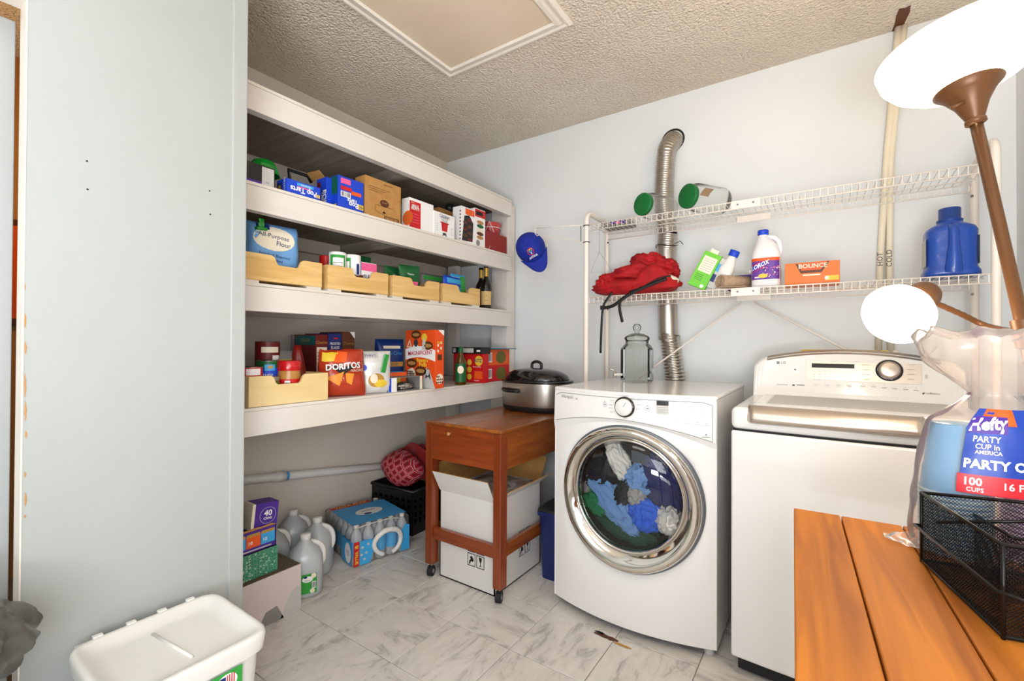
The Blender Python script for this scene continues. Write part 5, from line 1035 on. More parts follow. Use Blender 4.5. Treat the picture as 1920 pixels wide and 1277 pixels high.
# ------------------------------------------------------------------ wooden cart
cx0, cx1, cy0, cy1, ctz = -1.60, -1.152, 1.60, 2.40, .748
ct_ = thing('sewing_cart', 'reddish brown wooden cart on casters beside the dryer', 'cart', ((cx0+cx1)/2, (cy0+cy1)/2, 0)); ox, oy = (cx0+cx1)/2, (cy0+cy1)/2
def CT(x, y, z): return (x-ox, y-oy, z)
MB().box(CT(cx0-.004, cy0-.004, ctz-.016), CT(cx1+.004, cy1+.004, ctz), 'cherry_top').build('top', ct_, bevel=.006, seg=3)
for x in (cx0, cx1-.042):
    for y in (cy0, cy1-.05):
        MB().box(CT(x, y, .062), CT(x+.042, y+.05, ctz-.016), 'cherry_z').build('leg', ct_, bevel=.004)
        
        w_ = MB().cyl(.024, -.012, .012, 'rubber_black', 20, axis(CT(x+.021, y+.02, .0242), (1, .35, 0))).build('caster', ct_, bevel=.002)
        MB().cyl(.010, -.0135, .0135, 'caster_grey', 14, axis(CT(x+.021, y+.02, .0242), (1, .35, 0))).build('hub', w_); MB().cyl(.007, .03, .064, 'steel_brushed', 10, T(CT(x+.021, y+.025, 0))).build('stem', w_)
MB().box(CT(cx0+.042, cy0+.004, ctz-.178), CT(cx1-.042, cy0+.022, ctz-.016), 'cherry_x').build('drawer_front', ct_, bevel=.0015)
kx = PY(844, 813, cy0); MB().lathe([(.004, 0), (.005, .008), (.009, .014), (.008, .020), (0, .022)], 'kraft', 16, axis(CT(kx.x, cy0+.004, kx.z), (0, -1, 0))).build('drawer_knob', ct_)
for x in (cx0+.006, cx1-.024): MB().box(CT(x, cy0+.05, ctz-.178), CT(x+.018, cy1-.05, ctz-.016), 'cherry_y').build('side_rail', ct_)
MB().box(CT(cx0+.042, cy1-.03, ctz-.178), CT(cx1-.042, cy1-.012, ctz-.016), 'cherry_x').build('back_rail', ct_)
MB().box(CT(cx0+.042, cy0+.012, .185), CT(cx1-.042, cy0+.034, .240), 'cherry_x').build('stretcher', ct_, bevel=.002)
for x in (cx0+.010, cx1-.032): MB().box(CT(x, cy0+.05, .185), CT(x+.022, cy1-.05, .240), 'cherry_y').build('stretcher', ct_, bevel=.002)

# white carton with open flaps under the cart
bx0, bx1, by0, by1, bh = -1.545, -1.215, 1.645, 2.035, .415
bc = thing('shipping_carton', 'open white shipping carton with handling symbols under the cart', 'box', ((bx0+bx1)/2, (by0+by1)/2, 0)); ox, oy = (bx0+bx1)/2, (by0+by1)/2; w_, d_ = bx1-bx0, by1-by0
m = MB(); t_ = .005
for lo, hi in (((-w_/2, -d_/2, .001), (w_/2, d_/2, .006)), ((-w_/2, -d_/2, .001), (w_/2, -d_/2+t_, bh)), ((-w_/2, d_/2-t_, .001), (w_/2, d_/2, bh)), ((-w_/2, -d_/2, .001), (-w_/2+t_, d_/2, bh)), ((w_/2-t_, -d_/2, .001), (w_/2, d_/2, bh))): m.box(lo, hi, 'carton_white')
m.build('body', bc)
def flap(a, b, out, up, L, s):
    a, b = Vector(a), Vector(b); dr = (Vector(out)*cos(up)+Vector((0, 0, 1))*sin(up)); e = (b-a).normalized(); n = e.cross(dr).normalized()*.0018
    p = [a, b, b+dr*L-e*s, a+dr*L+e*s]; m = MB(); lo = [q-n for q in p]; hi = [q+n for q in p]
    m.add([tuple(q) for q in hi], [(0, 1, 2, 3)], 'kraft_board' if n.z > 0 else 'carton_white'); m.add([tuple(q) for q in lo], [(3, 2, 1, 0)], 'carton_white' if n.z > 0 else 'kraft_board')
    m.add([tuple(q) for q in lo+hi], [(i, (i+1) % 4, 4+(i+1) % 4, 4+i) for i in range(4)], 'kraft_board'); m.build('flap', bc)
flap((-w_/2, -d_/2, bh), (w_/2, -d_/2, bh), (0, -1, 0), radians(62), .115, -.0)
flap((w_/2, -d_/2, bh), (w_/2, d_/2, bh), (1, 0, 0), radians(38), .095, .012)
flap((w_/2, d_/2, bh), (-w_/2, d_/2, bh), (0, 1, 0), radians(60), .13, .0)
flap((-w_/2, d_/2, bh), (-w_/2, -d_/2, bh), (-1, 0, 0), radians(58), .13, .0)
def symbols(M, m):
    fr = lambda x, y: m.add([(x+a, y+b, 0) for a, b in ((0, 0), (.045, 0), (.045, .058), (0, .058), (.0035, .0035), (.0415, .0035), (.0415, .0545), (.0035, .0545))], [(0, 1, 5, 4), (1, 2, 6, 5), (2, 3, 7, 6), (3, 0, 4, 7)], 'black', False, M)
    for i in range(2):
        for j in range(2): fr(i*.052, j*.064)
    m.poly([(.023+.016*cos(a), .094+.014*sin(a)) for a in [pi*i/10 for i in range(11)]], 'black', M); m.rect(.0218, .074, .0238, .096, 'black', M); m.rect(.0238, .073, .029, .075, 'black', M)
    for q in (.064, .079): m.rect(q, .074, q+.006, .096, 'black', M); m.poly([(q-.003, .096), (q+.009, .096), (q+.003, .107)], 'black', M)
    m.poly([(.008, .008), (.014, .006), (.02, .022), (.032, .02), (.036, .03), (.026, .046), (.014, .042), (.018, .03), (.010, .022)], 'black', M)
    m.poly([(.065, .05), (.084, .05), (.080, .032), (.0765, .028), (.0765, .014), (.083, .010), (.066, .010), (.0725, .014), (.0725, .028), (.069, .032)], 'black', M)
k = MB(); symbols(basis((.01, -d_/2-.0008, .10), (1, 0, 0), (0, 0, 1)), k); symbols(basis((w_/2+.0008, .0, .10), (0, 1, 0), (0, 0, 1)), k); stuff(k.build('printing', bc))
fo = thing('packing_foam', 'white foam tray wrapped in clear plastic inside the open carton', 'packing', (ox, oy, bh-.105))
MB().box((-w_/2+.012, -d_/2+.012, 0), (w_/2-.012, d_/2-.012, .10), 'white').build('foam', fo, bevel=.006); MB().grid(lambda u, v: Vector(((u-.5)*(w_-.03), (v-.5)*(d_-.03), .107+.012*nz((u*6, v*6, 0), 1, 7))), 26, 26, 'film').build('plastic_sheet', fo); MB().box((-.09, -.11, .10), (.10, .10, .106), 'white').build('tray_recess', fo, bevel=.002)
# second brown carton further back and dark blue bin between cart and dryer
o = carton('carton', 'brown carton half hidden behind the cart and red bags', 'box', (-1.76, 2.30, 0), .24, .22, .47, 0, 'kraft_board'); carton('paper_pad', 'white paper pad on the hidden brown carton', 'paper', (-1.70, 2.28, .4705), .10, .14, .035, .2, 'white')
bb_ = thing('storage_bin', 'dark blue plastic bin squeezed between the cart and dryer', 'bin', (-1.085, 2.02, 0)); mat('bin_blue', '14245e', .35)
m = MB(); loft(m, [(0.001, .055, .11, 6), (.30, .062, .13, 6), (.305, .070, .138, 6), (.325, .070, .138, 6)], 'bin_blue', 32); m.build('tub', bb_); m = MB(); loft(m, [(.326, .068, .136, 6), (.336, .066, .134, 6), (.34, .05, .11, 6)], 'black_plastic', 32); m.build('lid', bb_)

# roaster oven
q = PZ(1025, 765, ctz); rx_, ry_ = .155, .185
ro = thing('roaster_oven', 'stainless roaster oven with black domed lid on the cart', 'roaster', (-1.365, 2.24, ctz+.0008)); RX, RY = .205, .150
m = MB(); loft(m, [(0, RX*.9, RY*.9, 2.3), (.012, RX*.97, RY*.97, 2.3), (.03, RX*.98, RY*.98, 2.3)], 'black_plastic', 48); m.build('base', ro)
m = MB(); loft(m, [(.028, RX*.97, RY*.97, 2.3), (.05, RX, RY, 2.3), (.158, RX, RY, 2.3)], 'steel_brushed', 48, None, False); m.build('body', ro)
m = MB(); loft(m, [(.156, RX*1.0, RY*1.0, 2.3), (.158, RX*1.05, RY*1.05, 2.3), (.168, RX*1.06, RY*1.06, 2.3), (.171, RX*1.03, RY*1.03, 2.3), (.171, RX*.9, RY*.9, 2.3)], 'black_gloss', 48); m.build('rim', ro)
m = MB(); loft(m, [(.171, RX*.93, RY*.93, 2.3), (.178, RX*.94, RY*.94, 2.3), (.20, RX*.88, RY*.87, 2.2), (.222, RX*.70, RY*.68, 2.1), (.236, RX*.40, RY*.38, 2), (.240, .01, .01, 2)], 'black_gloss', 48); ld_ = m.build('lid', ro)
MB().tube(smooth([Vector((-.032, 0, .232)), Vector((-.028, 0, .262)), Vector((0, 0, .272)), Vector((.028, 0, .262)), Vector((.032, 0, .232))], 6), .0085, 'black_plastic', 8).build('knob', ld_)
a0 = -pi/2-.35; mm_ = MB()
for sgn in (1,):
    pts = []
    for i in range(9):
        a = radians(-140)+radians(44)*i/8; pts.append(Vector((RX*1.03*cos(a), RY*1.03*sin(a)-.014*sin(pi*i/8), .115)))
    mm_.tube(pts, .011, 'black_plastic', 8)
mm_.build('handle', ro)
MB().tube(smooth([Vector((RX*.85, -.05, .165)), Vector((RX*1.1, -.05, .16)), Vector((RX*1.15, -.05, .10)), Vector((RX*1.13, -.05, .02))], 6), .004, 'black_plastic', 8).build('cord', ro)

# ------------------------------------------------------------------ recycling bin by the door wall
BZ = .40; by0, by1 = .30, .622; bxf, bxb = -1.155, -1.475
rbn = thing('recycling_bin', 'white plastic recycling bin with a hinged recessed lid', 'bin', ((bxf+bxb)/2, (by0+by1)/2, 0)); ox, oy = (bxf+bxb)/2, (by0+by1)/2; w_, d_ = (bxf-bxb), by1-by0
mat('bin_white', 'dedcd6', .3, coat=.15)
m = MB(); loft(m, [(.001, w_*.40, d_*.38, 7), (.20, w_*.44, d_*.43, 7), (BZ-.03, w_*.47, d_*.465, 7)], 'bin_white', 40); m.build('tub', rbn)
m = MB(); loft(m, [(BZ-.045, w_*.49, d_*.49, 8), (BZ-.012, w_*.502, d_*.502, 8), (BZ-.003, w_*.497, d_*.497, 8), (BZ, w_*.48, d_*.48, 8), (BZ-.001, w_*.44, d_*.45, 8), (BZ-.014, w_*.41, d_*.42, 7), (BZ-.018, w_*.3, d_*.33, 6), (BZ-.018, .001, .001, 6)], 'bin_white', 56, None, False); lid_ = m.build('lid', rbn)
m = MB(); loft(m, [(BZ-.019, .085, .05, 4, -.01, .085), (BZ-.022, .075, .042, 4, -.01, .085), (BZ-.023, .001, .001, 4, -.01, .085)], 'bin_white', 32, None, False); m.build('grip_recess', lid_)
MB().tube([(-.09, -.01, BZ-.017), (.09, .01, BZ-.017)], .004, 'bin_white', 6).build('rib', lid_)
for i in range(4): MB().box((-w_/2-.006, -.10+.066*i-.010, BZ-.02), (-w_/2+.008, -.10+.066*i+.010, BZ+.003), 'bin_white').build('hinge', lid_, bevel=.002)
MB().tube([(-w_/2-.002, -d_*.44, BZ-.008), (-w_/2-.002, d_*.44, BZ-.008)], .003, 'lgrey', 6).build('hinge_rod', lid_)
fr = basis((w_*.478, -.10, BZ-.20), (0, 1, 0), (.03, 0, 1)); k = MB(); k.rect(0, 0, .19, .15, 'green', fr); k.disc(.155, .125, .024, 'white', .02, fr @ T((0, 0, .0004))); k.rect(.14, .122, .153, .14, 'navy', fr @ T((0, 0, .0008)))
for i in range(4): k.rect(.155+.005*i, .110, .1575+.005*i, .142, 'red', fr @ T((0, 0, .0008)))
k.text('RECYCLE', .09, .06, .03, 'white', fr @ T((0, 0, .0006))); stuff(k.build('sticker', rbn))
# grey trash bag at the door
mat('bag_grey', '55544e', .35, coat=.2)
tb = thing('trash_bin', 'dark grey trash bag bulging over a bin beside the door', 'bin', (-1.37, .05, 0))
m = MB(); loft(m, [(.001, .085, .085, 3), (.44, .105, .105, 3), (.445, .10, .10, 3)], 'bag_grey', 32); m.build('tub', tb)
def tbf(d):
    k_ = 1+.16*(1-abs(nz(d, 2.2, 5))*2)+.08*(1-2*abs(nz(d, 5, 8))); return Vector((d.x*.11*k_, .02+d.y*.15*k_*(1-.10*abs(d.z)), .53+d.z*.085*k_))
MB().blob(tbf, 'bag_grey', 56, 36).build('liner_bag', tb)
# ------------------------------------------------------------------ goods on the wire rack
ZD, ZU = 1.362+.0035, 1.735+.0035
noisemat('pack_red', 'bb1018', '9a0c14', (20, 20, 20), 4, .3, .7, .75, .2, 220, bd=.001)
bp = thing('backpack', 'red backpack slumped on the lower wire shelf with black straps', 'backpack', (-.79, 2.29, ZD))
def BW(u, v, y=2.22): p = PY(u, v, y); return Vector((p.x+.79, p.y-2.29, p.z-ZD))
# lower pocket: long flat roll; upper body: crumpled heap
def heap(c, rx, ry, rz, seed, fold=.28, fs=2.4, m='pack_red', rot=0, nm='body', flat=-.9):
    def fn(d):
        n1 = nz(d, fs, seed); n2 = nz(d, fs*2.4, seed+3); k = 1+fold*(.5-abs(n1)*2)+fold*.5*(.5-2*abs(n2)); return Vector((d.x*rx*k, d.y*ry*k, max(flat*rz, d.z*rz*k)))
    return MB().blob(fn, m, 56, 34, T(c) @ Matrix.Rotation(rot, 4, 'Y')).build(nm, bp)
heap((-.02, 0, .050), .225, .10, .048, 2, .12, 1.5, nm='main_compartment')
heap((.00, .02, .115), .17, .085, .062, 5, .30, 1.4, rot=-.16, nm='upper_flap')
heap((.075, .02, .145), .11, .08, .060, 9, .36, 1.7, rot=.30, nm='crumpled_top')
heap((-.165, .0, .078), .055, .08, .045, 12, .3, nm='side_bulge')
pk = MB().grid(lambda u, v: BW(1185+85*u, 545-8*u-(12+34*sin(pi*min(1, u*1.1)))*v, 2.185+.02*v), 20, 6, 'pack_red'); pk.build('front_pocket', bp, solid=.004)
MB().tube(smooth([BW(1180, 547, 2.175), BW(1205, 538, 2.168), BW(1235, 522, 2.168), BW(1258, 517, 2.175)], 6), .0035, 'black_plastic', 6).build('zip', bp)
def strap(pts, w, nm='strap'):
    P_ = smooth(pts, 6); vs = []; n = len(P_)
    for i, p in enumerate(P_):
        t = (P_[min(i+1, n-1)]-P_[max(i-1, 0)]).normalized(); s = t.cross(Vector((0, 1, 0))); s = s.normalized() if s.length > .1 else Vector((1, 0, 0)); vs += [p-s*w/2, p+s*w/2]
    return MB().add(vs, [(2*i, 2*i+1, 2*i+3, 2*i+2) for i in range(n-1)], 'black', True).build(nm, bp, solid=.003)
strap([BW(1250, 522, 2.155), BW(1205, 540, 2.152), BW(1175, 555, 2.150), BW(1150, 573, 2.150), BW(1134, 577, 2.150)], .016)
strap([BW(1148, 548, 2.155), BW(1138, 562, 2.150), BW(1131, 576, 2.148), BW(1128, 610, 2.148), BW(1126, 662, 2.148)], .011)
strap([BW(1163, 562, 2.152), BW(1162, 580, 2.150), BW(1167, 604, 2.150)], .014)
b_ = BW(1130, 577, 2.146); MB().box((b_.x-.012, b_.y-.006, b_.z-.010), (b_.x+.012, b_.y+.004, b_.z+.010), 'black_plastic').build('buckle', bp, bevel=.002)
o = cloth('camouflage_lining', (.16, -.055, .06), .05, .03, .025, 'cream', 15, bp, None, .4, 4)
# wire hanger from the upper shelf
hg = thing('wire_hanger', 'thin grey wire coat hanger hooked on the upper wire shelf', 'hanger', tuple(PY(1125, 430, 2.20)))
h0 = PY(1125, 430, 2.20); mat('wire_grey', '8a8884', .4, .6)
HP = lambda u, v: PY(u, v, 2.20)-h0
MB().tube([HP(1128, 428), HP(1124, 426), HP(1124, 440), HP(1124, 470), HP(1122, 478)], .0011, 'wire_grey', 6).build('hook', hg); MB().tube([HP(1124, 472), HP(1108, 511), HP(1148, 510)], .0011, 'wire_grey', 6, closed=True).build('shoulders', hg)
# flat purple packet on the upper shelf
carton('packet', 'flat purple grey packet lying on the upper wire shelf', 'packet', (-.905, 2.31, ZU), .15, .12, .022, .05, 'grey', lambda m, F, w, d, h: (m.rect(.05, .004, w-.02, h-.004, 'purple', F('f')), m.rect(.08, .004, .10, h-.006, 'pink', F('f') @ T((0, 0, .0003)))))
# two empty plastic jars lying on their sides
mat('lid_green', '0b6a30', .4)
def jar(label, u, v, r, L, ang, tag_=False):
    f_ = PY(u, v, 2.19); ax = Vector((cos(ang), sin(ang), 0)); t = thing('plastic_jar', label, 'jar', (f_.x, f_.y, ZU), 0, 'clear plastic jars with green lids')
    M = axis((0, 0, r+.002), -ax)
    MB().lathe([(r*.80, .012), (r*.80, .022), (r*.92, .032), (r, .05), (r, L-.012), (r*.94, L), (0, L)], 'jar_clear', 36, M).build('body', t)
    MB().lathe([(0, -.002), (r*.80, -.002), (r*.86, .0), (r*.87, .004), (r*.87, .018), (r*.84, .02), (0, .02)], 'lid_green', 36, M).build('lid', t)
    if tag_:
        k = MB(); k.grid(lambda a, b: M @ Vector(((r+.001)*cos(.6+.7*a), (r+.001)*sin(.6+.7*a), L*.62+.055*b)), 8, 2, 'kraft'); k.build('label', t)
    return t
jar('clear plastic jar with green lid lying in front of the duct', 1204, 382, .062, .20, radians(-112))
jar('clear plastic jar with green lid and tan label beside the duct', 1288, 366, .064, .215, radians(-122), True)
# glass drink dispenser on the dryer
gd = thing('drink_dispenser', 'clear glass drink dispenser with lid and spigot on the dryer', 'dispenser', (-.772, 2.215, .9365)); r = .078
m = MB()
for n_, prf in ((8, [(r*.9, 0), (r, .008), (r, .158), (r*.96, .168)]),):
    m.lathe(prf, 'jar_glass', n_, RZ(pi/8), False); m.lathe([(0, .004), (r*.9, .004)], 'jar_glass', n_, RZ(pi/8), False)
m.lathe([(r*.95, .168), (r*.82, .182), (r*.70, .190), (r*.70, .202), (r*.74, .206)], 'jar_glass', 32); m.build('body', gd)
ld2 = MB().lathe([(r*.62, .20), (r*.72, .204), (r*.76, .210), (r*.78, .216), (r*.70, .224), (r*.40, .236), (r*.16, .240), (r*.13, .246), (r*.24, .258), (r*.26, .272), (r*.16, .284), (0, .287)], 'jar_glass', 32).build('lid', gd)
sp_ = MB(); d0 = Vector((-cos(.6), -sin(.6), 0)); sp_.tube([d0*(r*.9), d0*(r+.03)], .007, 'white_plastic', 10); sp_.tube([d0*(r+.03)+Vector((0, 0, .012)), d0*(r+.03)+Vector((0, 0, -.018))], .008, 'chrome', 10); sp_.tube([d0*(r+.03)+Vector((0, 0, .012)), d0*(r+.036)+Vector((0, 0, .022)), d0*(r+.06)+Vector((0, 0, .028))], .003, 'chrome', 8); so_ = sp_.build('spigot', gd); so_.location.z = .036
# leaning packets in the middle
gb_ = PY(1307, 545, 2.20); mat('lime', '6ac52a', .45)
def lime(m, F, w, d, h): M = F('f'); m.rect(w*.12, h*.44, w*.88, h*.88, 'cream', M); [m.rect(w*.2, h*(.5+.06*j), w*.8, h*(.51+.06*j), 'print_grey', M @ T((0, 0, .0003))) for j in range(6)]; [m.rect(w*.15, h*(.2+.05*j), w*.6, h*(.21+.05*j), 'dgreen', M) for j in range(4)]; m.disc(w*.75, h*.08, .008, 'white', M=M); m.rect(.0, 0, d, h, 'green', F('r'))
o = carton('detergent_box', 'lime green box leaning beside the red backpack', 'box', (-.495, 2.215, ZD+.001), .078, .030, .165, 0, 'lime', lime); o.rotation_euler = (0, radians(27), .12); o.location.z += .018
MB().box((-.018, -.01, .165), (.018, .012, .182), 'cream').build('tab', o)
o = carton('sheet_box', 'slim grey and blue packet leaning behind the lime box', 'packet', (-.44, 2.225, ZD+.001), .05, .02, .14, 0, 'lgrey', lambda m, F, w, d, h: (m.rect(0, h*.55, w, h*.8, 'lblue', F('f')), m.rect(0, h*.2, w, h*.45, 'navy', F('f')))); o.rotation_euler = (0, radians(30), .1); o.location.z += .0125
wbt = thing('cleaner_bottle', 'white bottle with blue cap leaning towards the bleach jug', 'bottle', (-.405, 2.235, ZD+.022), rot=(0, radians(24), 0))
m = MB(); loft(m, [(0, .026, .02, 3), (.006, .031, .024, 3), (.085, .031, .024, 3), (.11, .027, .021, 2.5), (.135, .019, .017, 2), (.148, .0165, .0165, 2)], 'white_plastic', 24); m.build('body', wbt)
MB().lathe([(.0195, .146), (.021, .148), (.021, .172), (.019, .174), (0, .174)], 'blue', 20).build('cap', wbt)
wbt.location.z = ZD+.014
pouch('wipes_packet', 'purple foil packet tucked behind the rolled liner', 'packet', (-.325, 2.345, ZD), 0, .115, .078, .035, 'purple', [('r', .1, .3, .6, .6, 'navy')], seed=61, wr=.008)
rl = thing('liner_roll', 'tan rolled shelf liner with its loose end spread out', 'roll', (-.385, 2.165, ZD+.0335))
noisemat('liner_tan', 'b59a80', 'a58a70', (60, 60, 60), 2, .3, .7, .9, .3, 400)
sp3 = [Vector((0, (.006+.0245*i/60)*cos(i*.42), (.006+.0245*i/60)*sin(i*.42))) for i in range(61)]
la = radians(52); RL = lambda p: Vector((-p.y*sin(la), p.y*cos(la), p.z)); sp3 = [RL(p) for p in sp3]
vs = [tuple(p) for p in sp3]+[tuple(p+Vector((cos(la), sin(la), 0))*.15) for p in sp3]
MB().add(vs, [(i, i+1, 61+i+1, 61+i) for i in range(60)], 'liner_tan', True).build('coil', rl, solid=.0028)
MB().grid(lambda u, v: Vector((.005+.10*u, -.020-.03*v+.035*u, -.0305+.0008*sin(8*u))), 12, 6, 'liner_tan').build('loose_end', rl, solid=.0025)
# bleach jug
mat('jug_white', 'ece9ea', .3, coat=.2)
bj = thing('bleach_jug', 'white bleach jug with blue cap and purple label', 'jug', (-.217, 2.262, ZD)); 
m = MB(); loft(m, [(0, .050, .040, 3.5), (.006, .056, .046, 3.5), (.14, .056, .046, 3.5), (.158, .053, .044, 3), (.185, .044, .038, 2.5), (.21, .030, .028, 2, -.008), (.226, .019, .019, 2, -.012), (.236, .0175, .0175, 2, -.012)], 'jug_white', 32); m.build('body', bj)
MB().tube(smooth([Vector((.005, 0, .222)), Vector((.028, 0, .218)), Vector((.048, 0, .196)), Vector((.053, 0, .165)), Vector((.048, 0, .14))], 6), .010, 'jug_white', 10).build('handle', bj)
MB().lathe([(.0185, .232), (.0215, .234), (.0215, .252), (.020, .254), (0, .254)], 'blue', 24, T((-.012, 0, 0))).build('cap', bj)
mat('label_purple', '6a3a9c', .4); k = MB()
def LS(x, z, e=.0012):
    a = x/.056; s = 1 if a >= 0 else -1; aa = min(1, abs(a)); return Vector((x, -(.046*(1-aa**3.5)**(1/3.5))-e, z))
k.grid(lambda u, v: LS(-.0552+.1104*u, .035+.092*v), 24, 4, 'label_purple'); k.grid(lambda u, v: LS(-.0552+.1104*u, .114+.013*v, .0016), 24, 2, 'orange')
gv, gf = glyphs('CLOROX', .026, .03, .75)
k.grid(lambda u, v: LS(-.052+.050*u, .066+.022*u+.030*v, .0018), 8, 3, 'red'); k.grid(lambda u, v: LS(-.050+.046*u, .070+.022*u+.022*v, .0023), 8, 3, 'blue'); k.add([LS(-.026+x, .0925+y+x*.42, .003) for x, y, _ in gv], gf, 'white')
rr_ = random.Random(4)
for i in range(46):
    x, z = rr_.uniform(-.01, .05), rr_.uniform(.045, .11); q_ = rr_.uniform(.0012, .0035); k.add([LS(x+q_*cos(t), z+q_*1.3*sin(t), .0017) for t in [2*pi*j/6 for j in range(6)]], [tuple(range(6))], rr_.choice(('pink', 'cream', 'purple', 'navy')))
k.grid(lambda u, v: LS(-.008+.018*v*cos(2*pi*u), .050+.009*v*sin(2*pi*u), .0024), 16, 3, 'yellow', True, None, True); k.grid(lambda u, v: LS(-.04+.03*u, .042+.006*v, .002), 4, 2, 'white'); stuff(k.build('label', bj))
# orange dryer sheet box
mat('bounce_orange', 'e8742a', .45)
def bou(m, F, w, d, h):
    M = F('f'); m.poly([(w*.20, h*.96), (w*.30, h*.52), (w*.68, h*.52), (w*.82, h*.98)], 'brown', M); m.poly([(w*.24, h*.96), (w*.32, h*.64), (w*.66, h*.64), (w*.78, h*.98)], 'orange', M @ T((0, 0, .0003))); m.text('BOUNCE', w*.52, h*.82, .024, 'cream', M @ T((0, 0, .0008)), bold=.02)
    m.rect(w*.34, h*.40, w*.66, h*.46, 'cream', M); m.rect(w*.74, h*.16, w*.98, h*.36, 'yellow', M); m.disc(w*.77, h*.26, .007, 'white', M=M @ T((0, 0, .0004)))
carton('dryer_sheet_box', 'orange dryer sheet box between the bleach and blue jug', 'box', (-.052, 2.255, ZD), .186, .09, .092, .02, 'bounce_orange', bou)
# big blue detergent jug
mat('jug_blue', '1c4aa8', .28, coat=.25); mat('cap_blue', '1d3f88', .3)
dj = thing('detergent_jug', 'large blue laundry detergent jug at the end of the shelf', 'jug', (.368, 2.275, ZD)); m = MB()
loft(m, [(0, .070, .060, 4), (.006, .078, .070, 4), (.022, .077, .070, 4), (.035, .070, .064, 3.6), (.10, .069, .062, 3.6), (.165, .071, .064, 3.6), (.180, .066, .060, 3), (.192, .050, .048, 2.4), (.200, .036, .036, 2), (.215, .033, .033, 2)], 'jug_blue', 40); m.build('body', dj)
m = MB(); hs_ = smooth([Vector((0, -.050, .180)), Vector((0, -.066, .165)), Vector((0, -.072, .13)), Vector((0, -.072, .09)), Vector((0, -.066, .045)), Vector((0, -.058, .022))], 8); nn = len(hs_); m.tube(hs_, [.014+.016*max(0, (i/nn-.45))*1.6 for i in range(nn)], 'jug_blue', 14); m.build('handle', dj)
MB().lathe([(.036, .206), (.037, .212), (.031, .214), (.031, .252), (.029, .255), (0, .255)], 'cap_blue', 24).build('cap', dj)
for s in (-1, 1): MB().grid(lambda u, v: Vector((s*.0705, -.045+.09*u, .045+.10*v)), 3, 3, 'lgrey').build('label', dj)
# blue cap hung on a white wire arm tied to the rack
wa_ = thing('wire_hook', 'white wire arm zip tied to the rack pole, holding the cap', 'hook', (RX0, RYF, 1.70))
W0 = Vector((RX0, RYF, 1.70)); Q = lambda u, v, y=RYF-.016: PY(u, v, y)-W0
MB().tube([Q(1092, 422), Q(1005, 428)], .0024, 'white_wire', 6).build('upper_wire', wa_); MB().tube([Q(1092-88*i/24, 453-.13*i*4+(1.4 if i % 2 else -1.4)) for i in range(25)], .0022, 'white_wire', 6).build('lower_wire', wa_)
MB().tube([Q(1005, 428), Q(1003, 434), Q(1004, 440)], .0024, 'white_wire', 6).build('end_bend', wa_)
for v in (423, 454): MB().tube([Vector((.016*cos(t), .016*sin(t), Q(1092, v).z)) for t in [2*pi*i/16 for i in range(16)]], .0022, 'black', 6, closed=True).build('zip_tie', wa_)
MB().tube([Q(1089, 424, RYF-.017), Q(1089, 438, RYF-.019), Q(1089, 453, RYF-.017)], .002, 'black', 6).build('zip_tail', wa_)
noisemat('cap_cloth', '0d2a9c', '0a2386', (90, 90, 90), 2, .3, .7, .8, .15, 500, bd=.0005)
hat = thing('baseball_cap', 'royal blue baseball cap with embroidered emblem hanging on the wall side', 'cap', tuple(PY(996, 468, 2.15)))
# local frame of the cap: c across, f towards the brim, n out of the picture
hn = Vector((.40, -.91, 0)).normalized(); hf_ = Vector((-.0, 0, -1)); hr_ = Vector((.91, .40, 0)).normalized()
tilt = radians(28); hf2 = (hf_*cos(tilt)+hr_*sin(tilt)); hr2 = (hr_*cos(tilt)-hf_*sin(tilt))
HM = Matrix(((hr2.x, hf2.x, hn.x, 0), (hr2.y, hf2.y, hn.y, 0), (hr2.z, hf2.z, hn.z, 0), (0, 0, 0, 1)))
cr_ = MB(); cr_.grid(lambda u, v: Vector((.082*cos(pi*u*2)*sin(pi/2*v)*(1.0), -.02+.088*sin(2*pi*u)*sin(pi/2*v), .095*cos(pi/2*v)-.045)), 40, 14, 'cap_cloth', True, HM, True); cr_.build('crown', hat, solid=.002)
cr_ = MB(); cr_.grid(lambda u, v: Vector(((-1+2*u)*.082*(1-.22*v*v), .046*sqrt(max(0, 1-(-1+2*u)**2*.86))+(.088*v)*sqrt(max(.02, 1-((-1+2*u)*.98)**2)), -.040+.022*(1-(2*u-1)**2)-.004*v)), 24, 10, 'cap_cloth', True, HM); cr_.build('brim', hat, solid=.003)
MB().lathe([(0, .054), (.006, .053), (.007, .049)], 'cap_cloth', 12, HM @ T((0, -.02, 0))).build('button', hat)
em = MB(); ES = lambda x, y, e=.0022: HM @ Vector((x, y, -.045+.095*sqrt(max(0, 1-(x/.082)**2-((y+.02)/.088)**2))+e))
def disp(cx, cy, pts, m_, e): em.add([ES(cx+a, cy+b, e) for a, b in pts], [tuple(range(len(pts)))], m_)
cx_, cy_ = -.006, .018; circ = lambda r, a0=0, a1=2*pi, n=20: [(r*cos(a0+(a1-a0)*i/n), r*sin(a0+(a1-a0)*i/n)) for i in range(n)]
disp(cx_, cy_, circ(.019), 'red', .0022); disp(cx_, cy_, [(-.014, -.012), (.014, -.012), (0, .016)], 'white', .003); disp(cx_, cy_, [(-.013, -.011), (.013, -.011), (.009, -.003), (-.009, -.003)], 'black', .0036); disp(cx_, cy_-.006, circ(.006, pi, 2*pi), 'yellow', .0042); disp(cx_, cy_+.002, [(-.008, -.004), (.008, -.004), (.005, .002), (-.005, .002)], 'lblue', .004)
gv, gf = glyphs('ANTIGUA', .013, .03, .9); em.add([ES(cx_+x, cy_+.027-y, .003) for x, y, _ in gv], [t[::-1] for t in gf], 'white'); stuff(em.build('embroidery', hat))

